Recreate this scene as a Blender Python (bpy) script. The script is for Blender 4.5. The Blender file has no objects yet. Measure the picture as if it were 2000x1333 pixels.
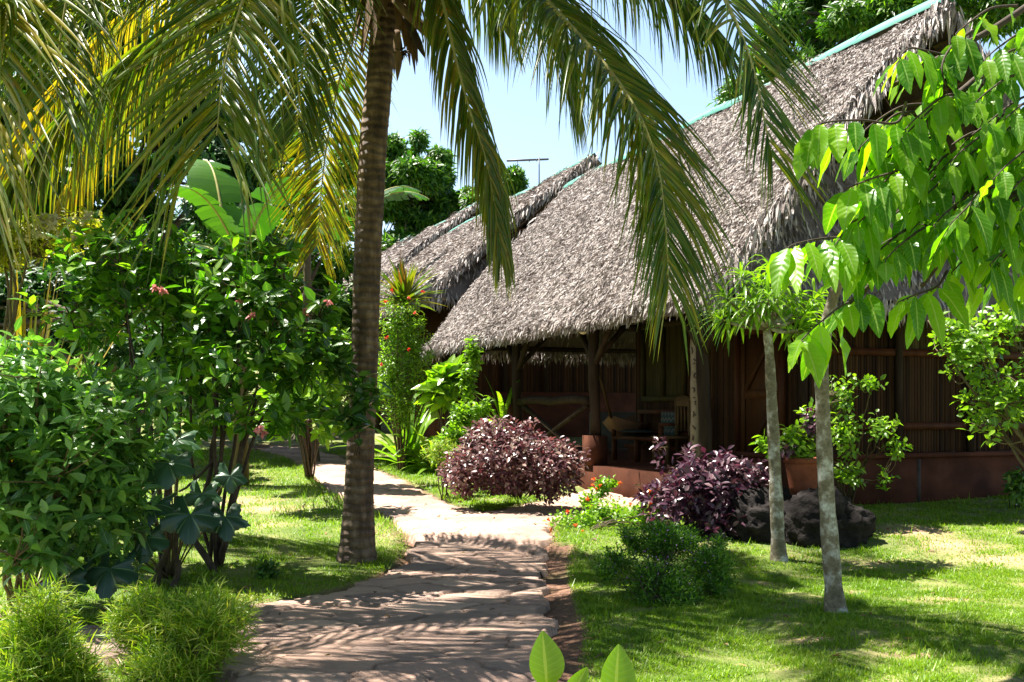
import bpy, math, random
import numpy as np
from mathutils import Vector, noise
R = math.radians
rng = np.random.default_rng(7)
random.seed(7)
S = bpy.context.scene
COL = S.collection

# ------------------------------------------------------------------ camera, sky, sun, exposure
F = 1944.0; HZ = 800.0; EYE = 1.6
cam = bpy.data.cameras.new('camera'); camo = bpy.data.objects.new('camera', cam); COL.objects.link(camo)
camo.location = (0, 0, EYE); camo.rotation_euler = (R(90), 0, 0)
cam.sensor_width = 36; cam.lens = 36*F/2000; cam.shift_y = (HZ-666.5)/2000
cam.clip_end = 1000; cam.clip_start = 0.05
S.camera = camo
SUN = Vector((-0.36, 0.17, 0.92)).normalized()
elev = math.asin(SUN.z); azi = math.atan2(SUN.x, SUN.y)
w = bpy.data.worlds.new('World'); S.world = w; w.use_nodes = True
nt = w.node_tree; bg = nt.nodes['Background']
sky = nt.nodes.new('ShaderNodeTexSky'); sky.sky_type = 'NISHITA'; sky.sun_disc = False
sky.sun_elevation = elev; sky.sun_rotation = azi; sky.dust_density = 1.5; sky.air_density = 1.0
# pale humid haze low in the sky, clearer overhead
wg = nt.nodes.new('ShaderNodeTexCoord'); wx = nt.nodes.new('ShaderNodeSeparateXYZ'); nt.links.new(wg.outputs['Generated'], wx.inputs[0])
wr = nt.nodes.new('ShaderNodeValToRGB'); nt.links.new(wx.outputs[2], wr.inputs[0])
we = wr.color_ramp.elements; we[0].position = .05; we[0].color = (1.75, 1.75, 1.72, 1); we[1].position = .62; we[1].color = (.3, .32, .34, 1)
e3 = we.new(.4); e3.color = (1.8, 1.8, 1.7, 1)
wm = nt.nodes.new('ShaderNodeMix'); wm.data_type = 'RGBA'; wm.blend_type = 'MULTIPLY'; wm.inputs[0].default_value = 1
nt.links.new(sky.outputs[0], wm.inputs[6]); nt.links.new(wr.outputs[0], wm.inputs[7])
nt.links.new(wm.outputs[2], bg.inputs[0]); bg.inputs[1].default_value = 0.05
sl = bpy.data.lights.new('sun', 'SUN'); sl.energy = 5.0; sl.angle = R(0.5); sl.color = (1, .95, .86)
slo = bpy.data.objects.new('sun', sl); COL.objects.link(slo)
slo.rotation_euler = SUN.to_track_quat('Z', 'Y').to_euler(); slo.location = (0, 0, 30)
S.view_settings.view_transform = 'Standard'; S.view_settings.look = 'None'
S.view_settings.exposure = 1.8; S.view_settings.gamma = 1.0
S.cycles.max_bounces = 8; S.cycles.transparent_max_bounces = 8
S.cycles.transmission_bounces = 4; S.cycles.diffuse_bounces = 4

# ------------------------------------------------------------------ helpers
def W(px, py, Y): return np.array(((px-1000)/F*Y, Y, EYE+(HZ-py)/F*Y))
_gy = [0, 8, 9.4, 11.4, 14, 16, 22, 30, 45, 80, 150, 400]
_gz = [0, 0, .03, .2, .25, .3, .5, .9, 2.2, 6, 12, 20]
def gz(x, y):
    z = np.interp(y, _gy, _gz)
    return z + .02*np.sin(x*1.3+y*.7)*np.clip((y-3)/4, 0, 1)
def G(px, py, lift=0.0):
    Y = 10.
    for _ in range(40):
        x = (px-1000)/F*Y
        Y = .5*Y + .5*(EYE-float(gz(x, Y)))*F/max(py-HZ, 20)
    x = (px-1000)/F*Y
    return np.array((x, Y, float(gz(x, Y))+lift))
def nrm(a):
    a = np.asarray(a, float); return a/np.maximum(np.linalg.norm(a, axis=-1, keepdims=True), 1e-9)
Z3 = np.array((0, 0, 1.))

class MB:
    """collects quads with attributes var (per piece), mid (0 at the midrib .. 1 at the edge), along"""
    def __init__(s): s.v = []; s.f = []; s.a = []; s.n = 0
    def add(s, v, f, var=0.5, mid=None, along=None):
        v = np.asarray(v, float).reshape(-1, 3); f = np.asarray(f, int).reshape(-1, 4); m = len(v)
        at = np.zeros((m, 3)); at[:, 0] = var
        if mid is not None: at[:, 1] = mid
        if along is not None: at[:, 2] = along
        s.v.append(v); s.f.append(f+s.n); s.a.append(at); s.n += m
    def grid(s, P, var=0.5, closed=False):
        P = np.asarray(P, float); a, b = P.shape[:2]
        i = np.arange(a-1)[:, None]; j = np.arange(b if closed else b-1)[None, :]
        j2 = (j+1) % b
        f = np.stack([i*b+j, i*b+j2, (i+1)*b+j2, (i+1)*b+j], -1).reshape(-1, 4)
        var = np.broadcast_to(var, P.shape[:2]).reshape(-1) if np.ndim(var) else var
        s.add(P.reshape(-1, 3), f, var)
    def tube(s, pts, r, n=6, var=0.5, caps=True):
        pts = np.asarray(pts, float); k = len(pts); r = np.broadcast_to(r, (k,)).astype(float)
        T = nrm(np.gradient(pts, axis=0)); ref = np.array((0.13, 0.97, 0.2))
        if abs(np.dot(T.mean(0), ref)) > .9*np.linalg.norm(T.mean(0)): ref = np.array((1., 0, .1))
        A = nrm(np.cross(T, ref)); B = np.cross(T, A)
        th = np.linspace(0, 2*math.pi, n, endpoint=False)
        P = pts[:, None]+r[:, None, None]*(A[:, None]*np.cos(th)[None, :, None]+B[:, None]*np.sin(th)[None, :, None])
        if caps: P = np.concatenate([pts[None, :1].repeat(n, 1).reshape(1, n, 3), P, pts[-1:][None].repeat(n, 1).reshape(1, n, 3)], 0)
        s.grid(P, var, closed=True)
    def box(s, c, ax, ay, az, h, var=0.5):
        c = np.asarray(c, float); ax, ay, az = map(lambda q: np.asarray(q, float), (ax, ay, az))
        v = [c+ax*h[0]*i+ay*h[1]*j+az*h[2]*k for i in (-1, 1) for j in (-1, 1) for k in (-1, 1)]
        s.add(v, [(0, 1, 3, 2), (4, 6, 7, 5), (0, 4, 5, 1), (2, 3, 7, 6), (0, 2, 6, 4), (1, 5, 7, 3)], var)
    def bar(s, a, b, wd, ht, var=0.5):
        a = np.asarray(a, float); b = np.asarray(b, float); d = b-a; L = np.linalg.norm(d); d = d/L
        sd = np.cross(d, Z3)
        if np.linalg.norm(sd) < .05: sd = np.array((1., 0, 0))
        sd = nrm(sd); up = np.cross(sd, d)
        s.box((a+b)/2, d, sd, up, (L/2, wd/2, ht/2), var)
    def leaves(s, P, D, N, L, Wd, seg=3, curl=.3, fold=.25, prof='ovate', var=None, wave=0.):
        P = np.asarray(P, float); n = len(P)
        if n == 0: return
        D = nrm(D); B = nrm(np.cross(D, N)); N = np.cross(B, D)
        L = np.broadcast_to(L, (n,)); Wd = np.broadcast_to(Wd, (n,))
        if var is None: var = rng.random(n)
        var = np.broadcast_to(var, (n,))
        curl = np.broadcast_to(curl, (n,))
        q = P.copy(); st = np.linspace(0, 1, seg+1); rows = []
        d = D.copy()
        for k, t in enumerate(st):
            if k:
                d = nrm(D + (-Z3)[None]*(curl*1.6*t)[:, None]); q = q + d*(L/seg)[:, None]
            if prof == 'ovate': hw = max(math.sin(math.pi*min(1, t**.8*.97+.015)), .04)**.9
            elif prof == 'strap': hw = min(1, t*8+.25)*max(1-t**3, .03)
            elif prof == 'lance': hw = max(math.sin(math.pi*(t**.7*.97+.01)), .03)
            else: hw = max(1-t, .02)
            Bk = nrm(B-(B*d).sum(1)[:, None]*d); Nk = np.cross(Bk, d)
            h = (Wd*.5*hw)[:, None]
            wv = wave*np.sin(t*14+var*9)[:, None]*h if wave else 0
            rows.append(np.stack([q-Bk*h+Nk*h*fold+Nk*wv, q, q+Bk*h+Nk*h*fold-Nk*wv], 1))
        V = np.stack(rows, 1)  # n, seg+1, 3, 3
        V = V.reshape(n, (seg+1)*3, 3)
        i = np.arange(seg)[:, None]*3+np.arange(2)[None]
        f1 = np.stack([i, i+1, i+4, i+3], -1).reshape(-1, 4)
        f = (np.arange(n)[:, None, None]*(seg+1)*3+f1[None]).reshape(-1, 4)
        mid = np.tile(np.array((1, 0, 1.)), (seg+1))[None].repeat(n, 0).reshape(-1)
        al = np.repeat(st, 3)[None].repeat(n, 0).reshape(-1)
        s.add(V.reshape(-1, 3), f, np.repeat(var, (seg+1)*3), mid, al)
    def build(s, name, mat, parent=None, smooth=True):
        V = np.concatenate(s.v); Q = np.concatenate(s.f); A = np.concatenate(s.a)
        if parent is not None:
            V = V-np.array(parent['_org'])
        me = bpy.data.meshes.new(name); me.vertices.add(len(V)); me.vertices.foreach_set('co', V.astype(np.float32).ravel())
        me.loops.add(Q.size); me.loops.foreach_set('vertex_index', Q.astype(np.int32).ravel())
        me.polygons.add(len(Q)); me.polygons.foreach_set('loop_start', np.arange(0, Q.size, 4, dtype=np.int32))
        me.update(calc_edges=True)
        at = me.attributes.new('vma', 'FLOAT_VECTOR', 'POINT'); at.data.foreach_set('vector', A.astype(np.float32).ravel())
        if smooth: me.polygons.foreach_set('use_smooth', np.ones(len(Q), bool))
        me.materials.append(mat)
        o = bpy.data.objects.new(name, me); COL.objects.link(o)
        if parent is not None: o.parent = parent; o['_org'] = list(parent['_org'])
        else: o['_org'] = [0., 0, 0]
        return o

def thing(name, label, cat, loc=(0, 0, 0), group=None):
    o = bpy.data.objects.new(name, None); COL.objects.link(o); o.empty_display_size = .2
    o.location = tuple(float(q) for q in loc); o['_org'] = [float(q) for q in loc]
    o['label'] = label; o['category'] = cat
    if group: o['group'] = group
    return o
def struct(o, kind='structure', label=None):
    o['kind'] = kind
    if label: o['label'] = label
    return o

# ------------------------------------------------------------------ materials
def newmat(name):
    m = bpy.data.materials.new(name); m.use_nodes = True; t = m.node_tree
    return m, t, t.nodes['Principled BSDF'], t.nodes['Material Output']
def ramp(t, fac, cols):
    r = t.nodes.new('ShaderNodeValToRGB'); e = r.color_ramp.elements
    while len(e) < len(cols): e.new(.5)
    for i, (p, c) in enumerate(cols): e[i].position = p; e[i].color = (*c, 1)
    t.links.new(fac, r.inputs[0]); return r.outputs[0]
def attr(t):
    a = t.nodes.new('ShaderNodeAttribute'); a.attribute_name = 'vma'
    s = t.nodes.new('ShaderNodeSeparateXYZ'); t.links.new(a.outputs['Vector'], s.inputs[0]); return s.outputs
def math_(t, op, a, b=None, c=None):
    m = t.nodes.new('ShaderNodeMath'); m.operation = op
    for i, q in enumerate((a, b, c)):
        if q is None: continue
        if isinstance(q, (int, float)): m.inputs[i].default_value = q
        else: t.links.new(q, m.inputs[i])
    return m.outputs[0]
def mixc(t, fac, a, b, mode='MIX'):
    m = t.nodes.new('ShaderNodeMix'); m.data_type = 'RGBA'; m.blend_type = mode
    for i, q in zip((0, 6, 7), (fac, a, b)):
        if isinstance(q, (int, float)): m.inputs[i].default_value = q
        elif isinstance(q, tuple): m.inputs[i].default_value = (*q, 1)
        else: t.links.new(q, m.inputs[i])
    return m.outputs[2]
def noise_(t, scale, detail=4, stretch=None, rough=.6):
    g = t.nodes.new('ShaderNodeTexCoord'); n = t.nodes.new('ShaderNodeTexNoise')
    n.inputs['Scale'].default_value = scale; n.inputs['Detail'].default_value = detail; n.inputs['Roughness'].default_value = rough
    src = g.outputs['Object']
    if stretch:
        mp = t.nodes.new('ShaderNodeMapping'); mp.inputs['Scale'].default_value = stretch
        t.links.new(src, mp.inputs[0]); src = mp.outputs[0]
    t.links.new(src, n.inputs['Vector']); return n.outputs[0]
def bump(t, bs, h, strength=.5, dist=.02):
    b = t.nodes.new('ShaderNodeBump'); b.inputs['Strength'].default_value = strength; b.inputs['Distance'].default_value = dist
    t.links.new(h, b.inputs['Height']); t.links.new(b.outputs[0], bs.inputs['Normal'])

def leafmat(name, cols, transl=.4, rough=.35, vein=None, tint=(1.25, 1.35, .35), spec=.5, spots=None, veins=0):
    m, t, bs, out = newmat(name); a = attr(t)
    c = ramp(t, a[0], [(i/max(1, len(cols)-1), q) for i, q in enumerate(cols)])
    if spots:
        n = noise_(t, 14, 3); sp = t.nodes.new('ShaderNodeMapRange'); sp.inputs[1].default_value = .52; sp.inputs[2].default_value = .75
        t.links.new(n, sp.inputs[0]); c = mixc(t, sp.outputs[0], c, spots)
    if vein:
        k = math_(t, 'LESS_THAN', a[1], .09)
        c = mixc(t, k, c, vein)
    if veins:
        wv = math_(t, 'SINE', math_(t, 'MULTIPLY', math_(t, 'SUBTRACT', a[2], math_(t, 'MULTIPLY', a[1], .14)), 6.283*veins))
        b = t.nodes.new('ShaderNodeBump'); b.inputs['Strength'].default_value = .12; b.inputs['Distance'].default_value = .006
        t.links.new(wv, b.inputs['Height']); t.links.new(b.outputs[0], bs.inputs['Normal'])
        dk = math_(t, 'GREATER_THAN', wv, .93)
        c = mixc(t, math_(t, 'MULTIPLY', dk, .35), c, vein or (.2, .3, .1))
    t.links.new(c, bs.inputs['Base Color']); bs.inputs['Roughness'].default_value = rough
    bs.inputs['Specular IOR Level'].default_value = spec
    tr = t.nodes.new('ShaderNodeBsdfTranslucent')
    tc = mixc(t, 1.0, c, tuple(tint), 'MULTIPLY')
    t.links.new(tc, tr.inputs[0])
    mx = t.nodes.new('ShaderNodeMixShader'); mx.inputs[0].default_value = transl
    t.links.new(bs.outputs[0], mx.inputs[1]); t.links.new(tr.outputs[0], mx.inputs[2]); t.links.new(mx.outputs[0], out.inputs[0])
    return m
def plainmat(name, c1, c2, scale=8, rough=.7, bumpv=.3, dist=.01, stretch=None, var=0., spec=.3):
    m, t, bs, out = newmat(name); n = noise_(t, scale, 5, stretch)
    c = ramp(t, n, [(.3, c1), (.7, c2)])
    if var:
        a = attr(t); c = mixc(t, 1.0, c, ramp(t, a[0], [(0, (1-var,)*3), (1, (1+var*.0,)*3)]), 'MULTIPLY')
    t.links.new(c, bs.inputs['Base Color']); bs.inputs['Roughness'].default_value = rough
    bs.inputs['Specular IOR Level'].default_value = spec
    if bumpv: bump(t, bs, n, bumpv, dist)
    return m

M = {}
M['palm'] = leafmat('palm_leaflet', [(.03, .09, .010), (.065, .14, .012), (.14, .21, .02), (.36, .30, .03)], .48, .36, (.32, .34, .1), (1.5, 1.5, .2), .5, spots=(.17, .13, .025))
M['palm_y'] = leafmat('yellowing_palm_leaflet', [(.07, .14, .012), (.19, .24, .018), (.36, .31, .025), (.46, .32, .05)], .5, .4, (.45, .4, .12), (1.4, 1.3, .15), .5, spots=(.24, .14, .025))
M['rachis'] = plainmat('palm_rachis', (.45, .42, .14), (.3, .26, .08), 6, .45, .1)
M['drybrown'] = plainmat('dry_brown_husk', (.10, .06, .03), (.22, .14, .07), 14, .85, .8, .02, (1, 1, .2))
M['darkspathe'] = plainmat('dark_spathe', (.02, .015, .012), (.06, .04, .03), 10, .7)
M['coconut'] = plainmat('orange_coconut_husk', (.55, .22, .03), (.42, .18, .03), 5, .45, .2)
M['leaf_dark'] = leafmat('dark_ovate_leaf', [(.018, .06, .012), (.03, .09, .015), (.06, .15, .02), (.13, .26, .025)], .42, .3, (.14, .24, .06), (1.3, 1.7, .35), .45, veins=8)
M['leaf_mid'] = leafmat('mid_ovate_leaf', [(.016, .06, .008), (.035, .11, .01), (.09, .23, .015), (.22, .38, .025)], .5, .3, (.16, .28, .06), (1.4, 1.7, .3), .5, veins=8)
M['leaf_gloss'] = leafmat('glossy_grey_green_leaf', [(.04, .11, .022), (.08, .20, .035), (.16, .33, .06), (.28, .47, .07)], .38, .32, (.25, .36, .14), (1.2, 1.6, .4), .6, veins=7)
M['leaf_lime'] = leafmat('lime_leaf', [(.06, .14, .012), (.10, .22, .015), (.18, .33, .02), (.26, .42, .03)], .5, .3, (.3, .42, .1), (1.4, 1.6, .25), .5, veins=9)
M['leaf_bigtree'] = leafmat('drooping_bright_leaf', [(.05, .16, .010), (.10, .25, .010), (.19, .37, .014), (.32, .50, .02)], .58, .33, (.3, .42, .12), (1.5, 1.7, .2), .5, veins=9)
M['leaf_yellow'] = leafmat('yellow_green_leaf', [(.16, .22, .02), (.3, .34, .03), (.45, .42, .05)], .45, .4, None, (1.3, 1.3, .3), .4)
M['leaf_purple'] = leafmat('purple_leaf', [(.05, .02, .026), (.10, .045, .05), (.18, .105, .095), (.34, .26, .2)], .22, .3, (.2, .05, .08), (1.5, .6, .7), .55)
M['leaf_dkpurple'] = leafmat('dark_purple_leaf', [(.022, .009, .02), (.045, .018, .034), (.085, .042, .06), (.2, .13, .14)], .2, .28, (.15, .03, .07), (1.5, .5, .8), .55)
M['leaf_blue'] = leafmat('broad_dark_leaf', [(.018, .05, .028), (.03, .075, .04), (.05, .11, .05)], .22, .38, (.12, .2, .1), (1.2, 1.6, .5), .5, veins=5)
M['leaf_far'] = leafmat('distant_leaf', [(.025, .075, .012), (.04, .12, .015), (.09, .2, .02), (.18, .32, .03)], .4, .4, None, (1.3, 1.6, .3), .4)
M['leaf_fardark'] = leafmat('distant_dark_leaf', [(.016, .05, .014), (.03, .085, .02), (.06, .15, .025)], .35, .45, None, (1.2, 1.6, .4), .4)
M['grassleaf'] = leafmat('bamboo_grass_leaf', [(.08, .18, .012), (.17, .31, .018), (.3, .43, .03), (.48, .48, .11)], .45, .4, None, (1.3, 1.4, .3), .4)
M['lawn'] = leafmat('lawn_blade', [(.07, .16, .008), (.16, .28, .012), (.30, .40, .035), (.55, .53, .19)], .4, .45, None, (1.2, 1.4, .3), .4)
M['banana'] = leafmat('banana_leaf', [(.02, .07, .02), (.035, .11, .02), (.07, .18, .02)], .35, .35, None, (1.4, 1.7, .2), .5)
M['cordy'] = leafmat('red_tipped_leaf', [(.05, .13, .01), (.12, .2, .015), (.2, .24, .02), (.2, .09, .03)], .4, .35, None, (1.3, 1.2, .3), .5)
M['pink'] = leafmat('pink_bract', [(.45, .14, .15), (.55, .24, .22), (.6, .33, .3)], .35, .5, (.7, .3, .3), (1.2, .9, .9), .3)
M['red'] = leafmat('red_petal', [(.6, .03, .02), (.75, .08, .04)], .3, .5, None, (1.2, .7, .7), .3)
M['orange'] = leafmat('orange_petal', [(.7, .08, .02), (.8, .2, .02)], .3, .5, None, (1.2, .9, .5), .3)
M['violet'] = leafmat('violet_petal', [(.3, .12, .4), (.45, .25, .55)], .3, .5, None, (1, .8, 1.2), .3)
M['cream'] = leafmat('cream_petal', [(.6, .55, .4), (.7, .66, .5)], .35, .5, None, (1.1, 1.1, .8), .3)
M['stem'] = plainmat('dark_stem_bark', (.03, .02, .014), (.085, .06, .042), 18, .8, .5)
M['stem_g'] = plainmat('green_brown_twig', (.07, .06, .025), (.14, .10, .05), 18, .7, .3)
M['bark_far'] = plainmat('tree_bark', (.06, .045, .03), (.14, .11, .08), 6, .9, .6, .05)
M['rock'] = plainmat('volcanic_rock', (.005, .004, .004), (.032, .027, .025), 7, .95, 1.0, .06, spec=.12)
M['terracotta'] = plainmat('terracotta', (.14, .045, .026), (.26, .085, .045), 6, .9, .2, spec=.1)
M['plinth'] = plainmat('red_plaster', (.04, .016, .010), (.11, .040, .023), 2.2, .95, .5, spec=.08)
M['whitewash'] = plainmat('whitewashed_masonry', (.12, .115, .10), (.18, .17, .155), 3, .8, .2)
M['wood'] = plainmat('weathered_pole', (.02, .013, .009), (.055, .037, .025), 9, .8, .5, .01, (1, 1, .15), .2, spec=.08)
M['wood_red'] = plainmat('varnished_wood', (.05, .016, .008), (.09, .032, .014), 9, .5, .3, .01, (1, 1, .1), .2, spec=.08)
M['wood_tan'] = plainmat('tan_wood', (.07, .04, .016), (.10, .06, .024), 7, .55, .3, .01, (1, 1, .1), .2, spec=.08)
M['wood_pale'] = plainmat('pale_carved_wood', (.15, .12, .08), (.24, .2, .14), 9, .8, .3)
M['carve'] = plainmat('dark_carving', (.03, .022, .015), (.06, .04, .03), 9, .8, .3)
M['mat_ceiling'] = plainmat('woven_ceiling', (.16, .14, .07), (.26, .23, .12), 20, .8, .3, .01, None)
M['green_metal'] = plainmat('green_ridge_metal', (.09, .31, .24), (.15, .38, .31), 2, .5, .1, var=.3, spec=.4)
M['antenna'] = plainmat('antenna_metal', (.05, .05, .055), (.09, .09, .1), 5, .5, .0, spec=.5)
M['lamp'] = plainmat('globe_glass', (.6, .55, .42), (.66, .6, .48), 2, .25, 0, spec=.5)
M['hammock'] = plainmat('woven_hammock', (.22, .12, .06), (.34, .2, .12), 40, .9, .6)
M['brass'] = plainmat('door_lock_metal', (.35, .3, .2), (.45, .4, .3), 5, .35, 0, spec=.6)

def bamboo_mat(name, cs):
    m, t, bs, out = newmat(name); a = attr(t)
    c = ramp(t, a[0], [(i/(len(cs)-1), q) for i, q in enumerate(cs)])
    n = noise_(t, 5, 5, (1, 1, .3)); c = mixc(t, .7, c, ramp(t, n, [(.3, (.55,)*3), (.7, (1.2,)*3)]), 'MULTIPLY')
    t.links.new(c, bs.inputs['Base Color']); bs.inputs['Roughness'].default_value = .6; bs.inputs['Specular IOR Level'].default_value = .08
    return m
M['bamboo'] = bamboo_mat('split_bamboo', [(.016, .007, .003), (.036, .016, .006), (.065, .03, .011), (.027, .012, .005)])
M['bamboo_g'] = bamboo_mat('green_split_bamboo', [(.045, .036, .014), (.07, .056, .022), (.10, .08, .03)])
M['shutter'] = bamboo_mat('olive_shutter', [(.035, .028, .008), (.045, .036, .011), (.055, .043, .014)])
M['batten'] = bamboo_mat('bamboo_batten', [(.07, .055, .02), (.13, .105, .045), (.09, .07, .028)])
M['doorwood'] = bamboo_mat('brown_door', [(.045, .018, .006), (.065, .026, .009), (.08, .034, .012)])

def thatch_mat(name, cs):
    m, t, bs, out = newmat(name); a = attr(t)
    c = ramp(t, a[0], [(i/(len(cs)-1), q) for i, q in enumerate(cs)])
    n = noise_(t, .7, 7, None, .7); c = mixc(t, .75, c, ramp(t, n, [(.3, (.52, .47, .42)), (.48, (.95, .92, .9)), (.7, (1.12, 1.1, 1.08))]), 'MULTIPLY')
    t.links.new(c, bs.inputs['Base Color']); bs.inputs['Roughness'].default_value = .65; bs.inputs['Specular IOR Level'].default_value = .3
    n2 = noise_(t, 30, 5); bump(t, bs, n2, .8, .03)
    return m
M['thatch'] = thatch_mat('dry_palm_thatch', [(.07, .055, .047), (.20, .165, .15), (.36, .315, .295), (.52, .475, .455), (.70, .66, .63)])

m, t, bs, out = newmat('cushion_zigzag')
g = t.nodes.new('ShaderNodeTexCoord'); sp = t.nodes.new('ShaderNodeSeparateXYZ'); t.links.new(g.outputs['Object'], sp.inputs[0])
hx = math_(t, 'ADD', math_(t, 'MULTIPLY', sp.outputs[0], .35), math_(t, 'MULTIPLY', sp.outputs[1], -.93))
tri = math_(t, 'PINGPONG', math_(t, 'MULTIPLY', hx, 1.0), .05)
zz = math_(t, 'FRACT', math_(t, 'MULTIPLY', math_(t, 'ADD', sp.outputs[2], tri), 11))
t.links.new(ramp(t, zz, [(.0, (.01, .025, .025)), (.45, (.014, .035, .035)), (.5, (.08, .075, .06)), (.72, (.09, .085, .07)), (.76, (.008, .02, .02))]), bs.inputs['Base Color'])
bs.inputs['Roughness'].default_value = .9; M['cushion'] = m

# trunk of the coconut palm
m, t, bs, out = newmat('palm_bark')
n = noise_(t, 9, 6, (1, 1, .5)); g = t.nodes.new('ShaderNodeTexCoord'); wv = t.nodes.new('ShaderNodeTexWave')
wv.bands_direction = 'Z'; wv.inputs['Scale'].default_value = 3.6; wv.inputs['Distortion'].default_value = 4.5; wv.inputs['Detail'].default_value = 4; wv.inputs['Detail Scale'].default_value = 1.6
t.links.new(g.outputs['Object'], wv.inputs[0])
c = ramp(t, n, [(.3, (.05, .03, .017)), (.5, (.13, .083, .047)), (.68, (.25, .175, .11))])
c = mixc(t, .6, c, ramp(t, wv.outputs[0], [(.0, (.42, .36, .3)), (.25, (.95,)*3), (1, (1.1,)*3)]), 'MULTIPLY')
n5 = noise_(t, 22, 4, (1, 1, .06)); c = mixc(t, .6, c, ramp(t, n5, [(.35, (.6,)*3), (.65, (1.15,)*3)]), 'MULTIPLY')
t.links.new(c, bs.inputs['Base Color']); bs.inputs['Roughness'].default_value = .85
bump(t, bs, math_(t, 'ADD', wv.outputs[0], math_(t, 'MULTIPLY', n5, .8)), .8, .03); M['palmbark'] = m

# pale lichened bark of the two young trees
m, t, bs, out = newmat('pale_lichen_bark')
n = noise_(t, 7, 5); n2 = noise_(t, 45, 4)
c = ramp(t, n, [(.3, (.09, .08, .04)), (.5, (.2, .17, .11)), (.6, (.45, .44, .38)), (.68, (.55, .55, .5))])
c = mixc(t, .6, c, ramp(t, n2, [(.4, (.5, .45, .4)), (.6, (1.1,)*3), (.7, (1.3,)*3)]), 'MULTIPLY')
t.links.new(c, bs.inputs['Base Color']); bs.inputs['Roughness'].default_value = .8; bump(t, bs, n2, .5, .01); M['palebark'] = m

# ground: lawn soil, bare earth near the path (attribute along = bare)
m, t, bs, out = newmat('lawn_soil'); a = attr(t)
n = noise_(t, 1.1, 6); n2 = noise_(t, 28, 5)
lawn = ramp(t, n, [(.35, (.08, .13, .02)), (.50, (.16, .19, .04)), (.62, (.3, .26, .11)), (.72, (.4, .26, .15))])
soil = ramp(t, n2, [(.3, (.10, .05, .03)), (.55, (.19, .095, .055)), (.75, (.3, .17, .11))])
lawn = mixc(t, a[1], lawn, (.42, .27, .17)); c = mixc(t, a[2], lawn, soil); c = mixc(t, .6, c, ramp(t, n2, [(.3, (.6,)*3), (.7, (1.2,)*3)]), 'MULTIPLY')
t.links.new(c, bs.inputs['Base Color']); bs.inputs['Roughness'].default_value = .95; bump(t, bs, n2, .8, .03); M['ground'] = m

m, t, bs, out = newmat('flagstone'); a = attr(t)
n = noise_(t, 3.0, 7, (1, 2.2, 1), .68); n2 = noise_(t, 30, 8, (1, 2.0, 1), .75)
c = ramp(t, a[0], [(0, (.29, .215, .18)), (.3, (.42, .295, .235)), (.6, (.52, .36, .275)), (1, (.58, .43, .34))])
c = mixc(t, .8, c, ramp(t, n, [(.3, (.70, .62, .60)), (.5, (1.0, .93, .88)), (.7, (1.18, 1.03, .92))]), 'MULTIPLY')
c = mixc(t, .7, c, ramp(t, n2, [(.3, (.65, .62, .6)), (.6, (1.1, 1.1, 1.1))]), 'MULTIPLY')
c = mixc(t, a[1], c, ramp(t, n2, [(.3, (.07, .045, .033)), (.7, (.26, .17, .12))]))
t.links.new(c, bs.inputs['Base Color']); bs.inputs['Roughness'].default_value = .75
bump(t, bs, math_(t, 'ADD', n2, math_(t, 'MULTIPLY', n, 1.2)), .9, .018); M['stone'] = m

# ------------------------------------------------------------------ path outline on the ground
def poly_px(pts): return np.array([G(x, y)[:2] for x, y in pts])
def inpoly(x, y, P):
    r = np.zeros(np.shape(x), bool); n = len(P); j = n-1
    for i in range(n):
        xi, yi = P[i]; xj, yj = P[j]
        c = ((yi > y) != (yj > y)) & (x < (xj-xi)*(y-yi)/(yj-yi+1e-12)+xi); r ^= c; j = i
    return r
def segdist(x, y, P):
    d = np.full(np.shape(x), 1e9)
    for i in range(len(P)):
        a = P[i]; b = P[(i+1) % len(P)]; ab = b-a
        t_ = np.clip(((x-a[0])*ab[0]+(y-a[1])*ab[1])/(ab@ab+1e-12), 0, 1)
        d = np.minimum(d, np.hypot(x-a[0]-t_*ab[0], y-a[1]-t_*ab[1]))
    return d
path_a = poly_px([(-300, 1305), (350, 1300), (480, 1345), (470, 1420), (400, 1700), (1040, 1700), (1045, 1400), (1050, 1333), (1078, 1250), (1062, 1180), (1058, 1110), (1068, 1070),
                  (1070, 1032), (1165, 1003), (1290, 985), (1290, 952), (1165, 955), (1050, 985), (950, 1006), (880, 992), (800, 950), (735, 920), (660, 893), (575, 874), (520, 868),
                  (470, 872), (560, 895), (615, 925), (640, 955), (700, 985), (760, 1012), (800, 1045), (812, 1075), (790, 1105), (700, 1150), (620, 1170), (500, 1190), (488, 1222), (200, 1235), (-300, 1225)])
def path_step(x, y):
    s = 0*y
    for yy, h in ((10.1, .02), (11.0, .025)):
        s = s+h*(1/(1+np.exp(-(y-yy-.12*np.sin(x*2.1))*25)))
    return s-.045*np.clip((y-9.2)/2.6, 0, 1)

BALD = [(1850, 1070, .4, .4), (1790, 1045, .4, .3), (1950, 1100, .35, .2), (450, 985, .7, .5), (520, 1000, .5, .4), (330, 930, .6, .5), (1590, 1260, .22, .12), (1850, 1180, .4, .15), (1800, 1290, .25, .12), (1480, 1150, .3, .12), (260, 960, .5, .5)]
def baldness(x, y):
    b = np.zeros(np.shape(x))
    for px, py, rx, ry in BALD:
        c = G(px, py); b = np.maximum(b, np.exp(-((x-c[0])/rx)**2-((y-c[1])/ry)**2))
    return b

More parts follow.
